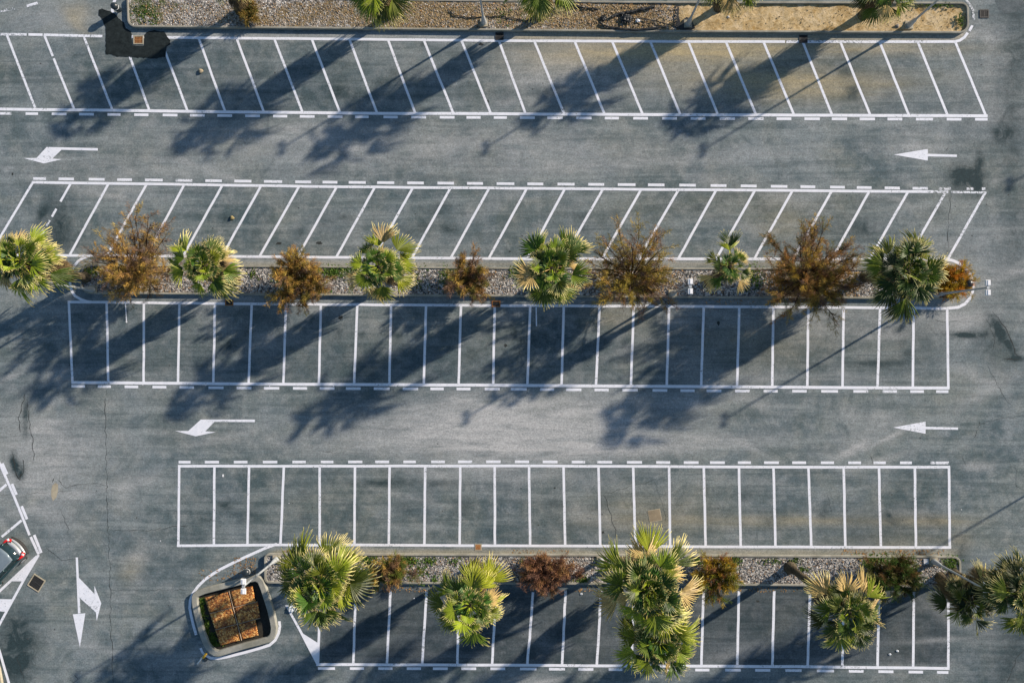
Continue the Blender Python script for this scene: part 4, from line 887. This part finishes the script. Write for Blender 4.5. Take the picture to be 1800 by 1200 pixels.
# ------------------------------------------------------------------ small loose things
def stone(px_, py_, s, col, label, z=0., name='stone', seed=0):
    r = rn(seed); bmv = []; n1, n2 = 6, 9
    for i in range(n1+1):
        for j in range(n2):
            th = math.pi*i/n1; ph = 2*math.pi*j/n2; q = np.array([math.sin(th)*math.cos(ph), math.sin(th)*math.sin(ph), math.cos(th)*.6])*s*(1+.18*math.sin(3*ph+seed)*math.sin(th)+r.uniform(-.08, .08)*(0 < i < n1)); bmv.append(q)
    mb = MB(); mb.add(bmv, [(i*n2+j, (i+1)*n2+j, (i+1)*n2+(j+1) % n2, i*n2+(j+1) % n2) for i in range(n1) for j in range(n2)], col)
    o = mb.build(name, MA['stone'], None, True); o.location = P(px_, py_, z+s*.35); tag(o, label, 'stone'); return o
stone(353, 125, .17, (.30, .25, .17), 'tan stone lying in a bay of the top row', seed=1)
stone(408, 383, .16, (.26, .21, .10), 'brownish stone lying in a bay above the middle bed', seed=2)
stone(1280, 30, .10, (.5, .48, .45), 'pale stone on the sand of the top bed', .1, seed=4); stone(1606, 45, .16, (.22, .20, .17), 'grey block lying beside the lamp foot on sand', .06, seed=5).location = P(1577, 46, .13)
def splat(px_, py_, rx, ry, mat, label, name, seed, z=.006, n=14):
    r = rn(seed); pts = []
    for i in range(n):
        a = 2*math.pi*i/n; k = r.uniform(.55, 1.2); pts.append((px_+rx*k*math.cos(a), py_+ry*k*math.sin(a)))
    mb = MB(); poly(mb, pts[::-1], z); return tag(mb.build(name, MA[mat]), kind='structure', label=label)
mb = MB(); rr = rn(91)
for k in range(170):                                          # oil drips and gum, mostly inside the bays
    a = rr.uniform(20, 1780); b = rr.choice([130, 380, 600, 890, 1100, rr.uniform(0, 1200)])+rr.uniform(-45, 45); q = rr.uniform(.5, 1.5)
    if 452 < b < 535 or 965 < b < 1035 or b < 62: continue
    poly(mb, [(a+q*rr.uniform(.6, 1.2)*math.cos(2*math.pi*i/8), b+q*rr.uniform(.6, 1.2)*math.sin(2*math.pi*i/8)) for i in range(8)][::-1], .0022)
tag(mb.build('oil_drips', MA['crackt']), kind='structure', label='small dark drips scattered over the asphalt')
for i, (a, b, rx, ry) in enumerate([(490, 428, 6, 2.6), (562, 427, 6, 3), (598, 558, 4.5, 4), (896, 442, 2, 1.6), (975, 857, 2, 1.8), (916, 858, 1.4, 1.2), (889, 607, 3, 3), (1263, 568, 3, 4), (1033, 643, 1.4, 1), (845, 78, 5, 2.6), (1332, 1056, 3, 2), (858, 178, 2, 3), (22, 306, 2, 3), (1060, 935, 3, 2), (170, 862, 1, 1)]):
    splat(a, b, rx, ry, 'crack', 'dark spot, one of the oil and painted shadow marks on the asphalt', 'oil_shadow_spot', 300+i, .0035)  # oil, except the third row's rightmost spot: a shadow end painted dark
for i, (a, b, rx, ry) in enumerate([(222.5, 566, 1.6, 1.6), (392, 820+16, 1.6, 3), (282, 950, 1, 1), (251, 676, 1, 1.2), (362, 677, 1, 1), (474, 678.5, 1, 1), (586, 678.5, 1, 1), (696, 678.8, 1, 1), (508, 884, 1, 1), (728, 1051, 1.2, 1.6), (1690, 895, 1, 1)]):
    splat(a, b, rx, ry, 'white', 'white paint drip on the asphalt', 'paint_drip', 330+i, .0145, 8)
def crumple(px_, py_, s, mat, label, seed, z=0., cat='plastic bag', name='plastic_bag'):
    r = rn(seed); n = 9; V = []
    for i in range(n):
        for j in range(n):
            u = (i/(n-1)-.5)*2; v = (j/(n-1)-.5)*2; k = 1-.25*abs(u*v)
            V.append((u*s*k+r.uniform(-.12, .12)*s, v*s*.8*k+r.uniform(-.12, .12)*s, max(0, (1-u*u*.8-v*v*.8))*s*.35+r.uniform(0, .3)*s+.01))
    mb = MB(); mb.add(V, [(i*n+j, (i+1)*n+j, (i+1)*n+j+1, i*n+j+1) for i in range(n-1) for j in range(n-1)], (1, 1, 1))
    o = mb.build(name, MA[mat]); o.location = P(px_, py_, z); return tag(o, label, cat)
crumple(514, 1068, .36, 'bag', 'crumpled pale plastic on the asphalt between the square planter and the widest palm', 61)
crumple(1121, 37, .17, 'bag', 'small white plastic scrap among the black hoses in the top bed', 62, .2)
crumple(1577, 1143, .10, 'bag', 'white scrap in a bay under the leaning palm, right one of two', 63); crumple(1564, 1149, .10, 'bag', 'white scrap in a bay under the leaning palm, left one of two', 64)
crumple(1022, 1043, .10, 'bag', 'small pale scrap on the shaded asphalt left of the tallest palm', 65); crumple(1071, 1046, .17, 'white', 'white scrap half under the tallest palm', 66)
crumple(1060, 33, .26, 'black', 'crumpled black plastic sheet at the left end of the hoses in the top bed', 67, .2, 'plastic sheet', 'plastic_sheet')
crumple(1100, 34, .42, 'black', 'heap of black plastic between the hoses in the top bed', 68, .2, 'plastic sheet', 'plastic_sheet')
def hose(pts, rad, label, seed):
    r = rn(seed); P0 = [np.array(P(a, b, .22)) for a, b in pts]; out = []
    for i in range(len(P0)-1):
        for t in np.linspace(0, 1, 6)[:-1]: out.append(P0[i]*(1-t)+P0[i+1]*t+np.array([r.uniform(-.03, .03), r.uniform(-.03, .03), .03+r.uniform(-.01, .03)]))
    out.append(P0[-1]); mb = MB(); tube(mb, out, rad*r.uniform(.8, 1.3, len(out)), 7); tag(mb.build('hose', MA['black']), label, 'hose', 'black irrigation hoses in the top bed')
hose([(992, 8), (1010, 11), (1030, 15), (1052, 17)], .05, 'thick black hose at the top edge right of the centre palm', 1)
hose([(1075, 30), (1090, 25), (1110, 21), (1130, 17), (1150, 12)], .09, 'thickest black hose pointing up right from the plastic heap', 2)
hose([(1055, 42), (1070, 48), (1095, 52), (1120, 53), (1145, 51), (1170, 47)], .07, 'long curved black hose along the kerb below the plastic heap', 3)
hose([(1105, 32), (1130, 34), (1155, 38), (1175, 44), (1190, 49)], .03, 'thin black hose running from the plastic heap to the pit', 4)
hose([(790, 20), (800, 28), (820, 31), (850, 31), (880, 29), (900, 33), (925, 37), (945, 35)], .03, 'thin black hose snaking past the lamp on the littered gravel', 5)
hose([(945, 35), (970, 27), (995, 18), (1012, 14)], .02, 'thinnest pipe slanting up right from the centre palm foot', 6)
# broken marker post
root = thing('marker_post', P(360, 1150, .0), 'toppled white and yellow marker post at the broken corner of the square planter', 'marker post')
b = P(360, 1150, 0)
def rel(px_, py_, z): q = P(px_, py_, z)-b; return (q.x, q.y, q.z)
mb = MB(); tube(mb, [rel(362, 1147, .30), rel(347, 1166, .08)], .045, 10); mb.build('post', MA['white'], root, True)
mb = MB(); tube(mb, [rel(362.5, 1148, .33), rel(357, 1155.5, .25)], .09, 10); mb.build('sleeve', MA['yellow'], root, True)
mb = MB(); lathe(mb, [(.17, 0), (.15, .05), (.06, .09), (.03, .1)], 14, rel(361, 1158, 0)); mb.build('base_plate', MA['dark'], root)

# ------------------------------------------------------------------ parked car (only its tail is in view)
def car(rear_px, ang, label):
    root = thing('parked_car', P(*rear_px), label, 'car', None, ang)           # local +x points to the front, rear bumper at x=0
    st = [(0.0, .58, .50, .74), (.05, .74, .36, .86), (.16, .82, .28, .93), (.45, .865, .24, .97), (.95, .88, .23, .98), (1.8, .885, .22, .96), (2.6, .88, .22, .94), (3.1, .87, .22, .91), (3.6, .84, .24, .82), (3.95, .76, .28, .72), (4.1, .58, .40, .60)]
    V = []; n = 13
    for x, wd, zb, zt in st:
        half = [(.0, zb), (.6*wd, zb), (.92*wd, zb+.04), (1.0*wd, zb+(zt-zb)*.35), (1.0*wd, zb+(zt-zb)*.62), (.955*wd, zt-.05), (.87*wd, zt)]
        ring = [(x, y, z) for y, z in half]+[(x, 0, zt+.035)]+[(x, -y, z) for y, z in half[::-1][:-1]]
        V += ring
    n = len(ring); F = [(i*n+j, i*n+(j+1) % n, (i+1)*n+(j+1) % n, (i+1)*n+j) for i in range(len(st)-1) for j in range(n)]
    F += [tuple(range(n))[::-1], tuple((len(st)-1)*n+j for j in range(n))]
    mb = MB(); mb.add(V, F); bd = mb.build('body', MA['carpaint'], root, True); ss = bd.modifiers.new('s', 'SUBSURF'); ss.levels = 2; ss.render_levels = 2
    # greenhouse of glass, roof on top
    def ring2(x0, x1, w0, z, wf): return [(x0, -w0, z), (x0+.25, -w0*1.04, z), ((x0+x1)/2, -w0*1.06, z), (x1-.3, -w0*1.0*wf, z), (x1, -w0*.8*wf, z), (x1+.03, 0, z), (x1, w0*.8*wf, z), (x1-.3, w0*wf, z), ((x0+x1)/2, w0*1.06, z), (x0+.25, w0*1.04, z), (x0, w0, z), (x0-.06, 0, z)]
    lv = [ring2(.26, 3.05, .74, .93, 1.), ring2(.40, 2.75, .68, 1.15, 1.), ring2(.62, 2.35, .585, 1.40, .97)]
    mb = MB(); n2 = 12; mb.add([p for L in lv for p in L], [(i*n2+j, i*n2+(j+1) % n2, (i+1)*n2+(j+1) % n2, (i+1)*n2+j) for i in range(2) for j in range(n2)]+[tuple(range(24, 36))]); mb.build('windows', MA['carglass'], root, True)
    mb = MB(); lv2 = [ring2(.57, 2.40, .60, 1.395, .97), ring2(.60, 2.36, .585, 1.44, .97), ring2(.75, 2.2, .48, 1.475, .97)]
    mb.add([p for L in lv2 for p in L], [(i*n2+j, i*n2+(j+1) % n2, (i+1)*n2+(j+1) % n2, (i+1)*n2+j) for i in range(2) for j in range(n2)]+[tuple(range(24, 36)), tuple(range(12))[::-1]]); rf = mb.build('roof', MA['roofsky'], root, True)
    mb = MB()
    for s in (-1, 1): tube(mb, [(.62, s*.56, 1.47), (1.4, s*.575, 1.50), (2.2, s*.53, 1.47)], .016, 6)
    mb.build('roof_rail', MA['silver'], rf)
    for s in (-1, 1):
        mb = MB(); tube(mb, [(.27, s*.755, .95), (.45, s*.70, 1.16), (.66, s*.60, 1.41)], .045, 6); tube(mb, [(1.62, s*.79, .95), (1.62, s*.72, 1.18), (1.6, s*.62, 1.41)], .03, 6); tube(mb, [(3.0, s*.66, .95), (2.35, s*.56, 1.41)], .04, 6); mb.build('pillar', MA['carpaint'], root, True)
        mb = MB(); V = []
        for x, y, z0, z1 in ((.02, .60, .74, .90), (.06, .74, .76, .97), (.16, .82, .80, 1.02), (.34, .83, .88, 1.06), (.56, .78, .97, 1.05)):
            V += [(x-.02, s*(y+.035), z0), (x-.02, s*(y+.035), z1), (x+.06, s*(y-.10), z1+.035), (x+.06, s*(y-.10), z0)]
        F = [(i*4+j, i*4+(j+1) % 4, (i+1)*4+(j+1) % 4, (i+1)*4+j) for i in range(4) for j in range(4)]+[(3, 2, 1, 0), (16, 17, 18, 19)]
        mb.add(V, F); tl = mb.build('tail_light', MA['red'], root, True)
        mb = MB(); box(mb, (.07, s*.745, .985), (.13, .16, .05), s*.6); mb.build('clear_lens', MA['white'], tl)
        for x in (.78, 3.28):
            mb = MB(); pr = [(.0, -.1), (.30, -.1), (.325, -.07), (.325, .07), (.30, .1), (.0, .1)]; k = 20
            V = [(x+r_*math.cos(2*math.pi*j/k), s*.80+yy, .325+r_*math.sin(2*math.pi*j/k)) for r_, yy in pr for j in range(k)]
            mb.add(V, [(i*k+j, i*k+(j+1) % k, (i+1)*k+(j+1) % k, (i+1)*k+j) for i in range(5) for j in range(k)]); wh = mb.build('wheel', MA['rubber'], root)
            mb = MB(); V = [(x+r_*math.cos(2*math.pi*j/k), s*.80+s*yy, .325+r_*math.sin(2*math.pi*j/k)) for r_, yy in ((.02, .108), (.2, .106), (.215, .08)) for j in range(k)]
            mb.add(V, [(i*k+j, i*k+(j+1) % k, (i+1)*k+(j+1) % k, (i+1)*k+j) for i in range(2) for j in range(k)]); mb.build('rim', MA['silver'], wh)
        mb = MB(); box(mb, (2.65, s*.97, .98), (.14, .20, .13), s*.2, top=.8); mb.build('mirror', MA['carpaint'], root)
        mb = MB(); tube(mb, [(1.25, s*.89, .80), (1.42, s*.89, .80)], .015, 6); mb.build('door_handle', MA['silver'], root)
    def arc(x0, yv, z0, rad, mat, nm, bulge=.16):
        mb = MB(); tube(mb, [(x0+bulge*(y/.85)**2, y, z0) for y in np.linspace(-yv, yv, 13)], rad, 8); return mb.build(nm, mat, root, True)
    arc(-.07, .80, .47, .125, MA['rubber'], 'bumper', .24); arc(-.02, .74, .70, .095, MA['silver'], 'bumper_trim', .2)
    mb = MB(); V = []
    for y in np.linspace(-.66, .66, 11): bx_ = .13*(y/.7)**2; V += [(-.01+bx_, y, .87), (.30+bx_*.8, y, 1.02), (.31+bx_*.8, y, .96), (.03+bx_, y, .80)]
    mb.add(V, [(i*4+j, (i+1)*4+j, (i+1)*4+(j+1) % 4, i*4+(j+1) % 4) for i in range(10) for j in range(4)]); mb.build('tailgate_trim', MA['silver'], root, True)
    mb = MB(); box(mb, (-.01, 0, .62), (.02, .5, .11)); mb.build('number_plate', MA['white'], root)
    return root
MA['roofsky'] = simple('car_roof_sky_tint', (.24, .30, .34), .2, .4, .05)  # car paint made paler, the sky's reflection put into the roof colour
car((44, 954), math.radians(180+46), 'dark teal hatchback with red tail lights cut by the left edge of the picture')
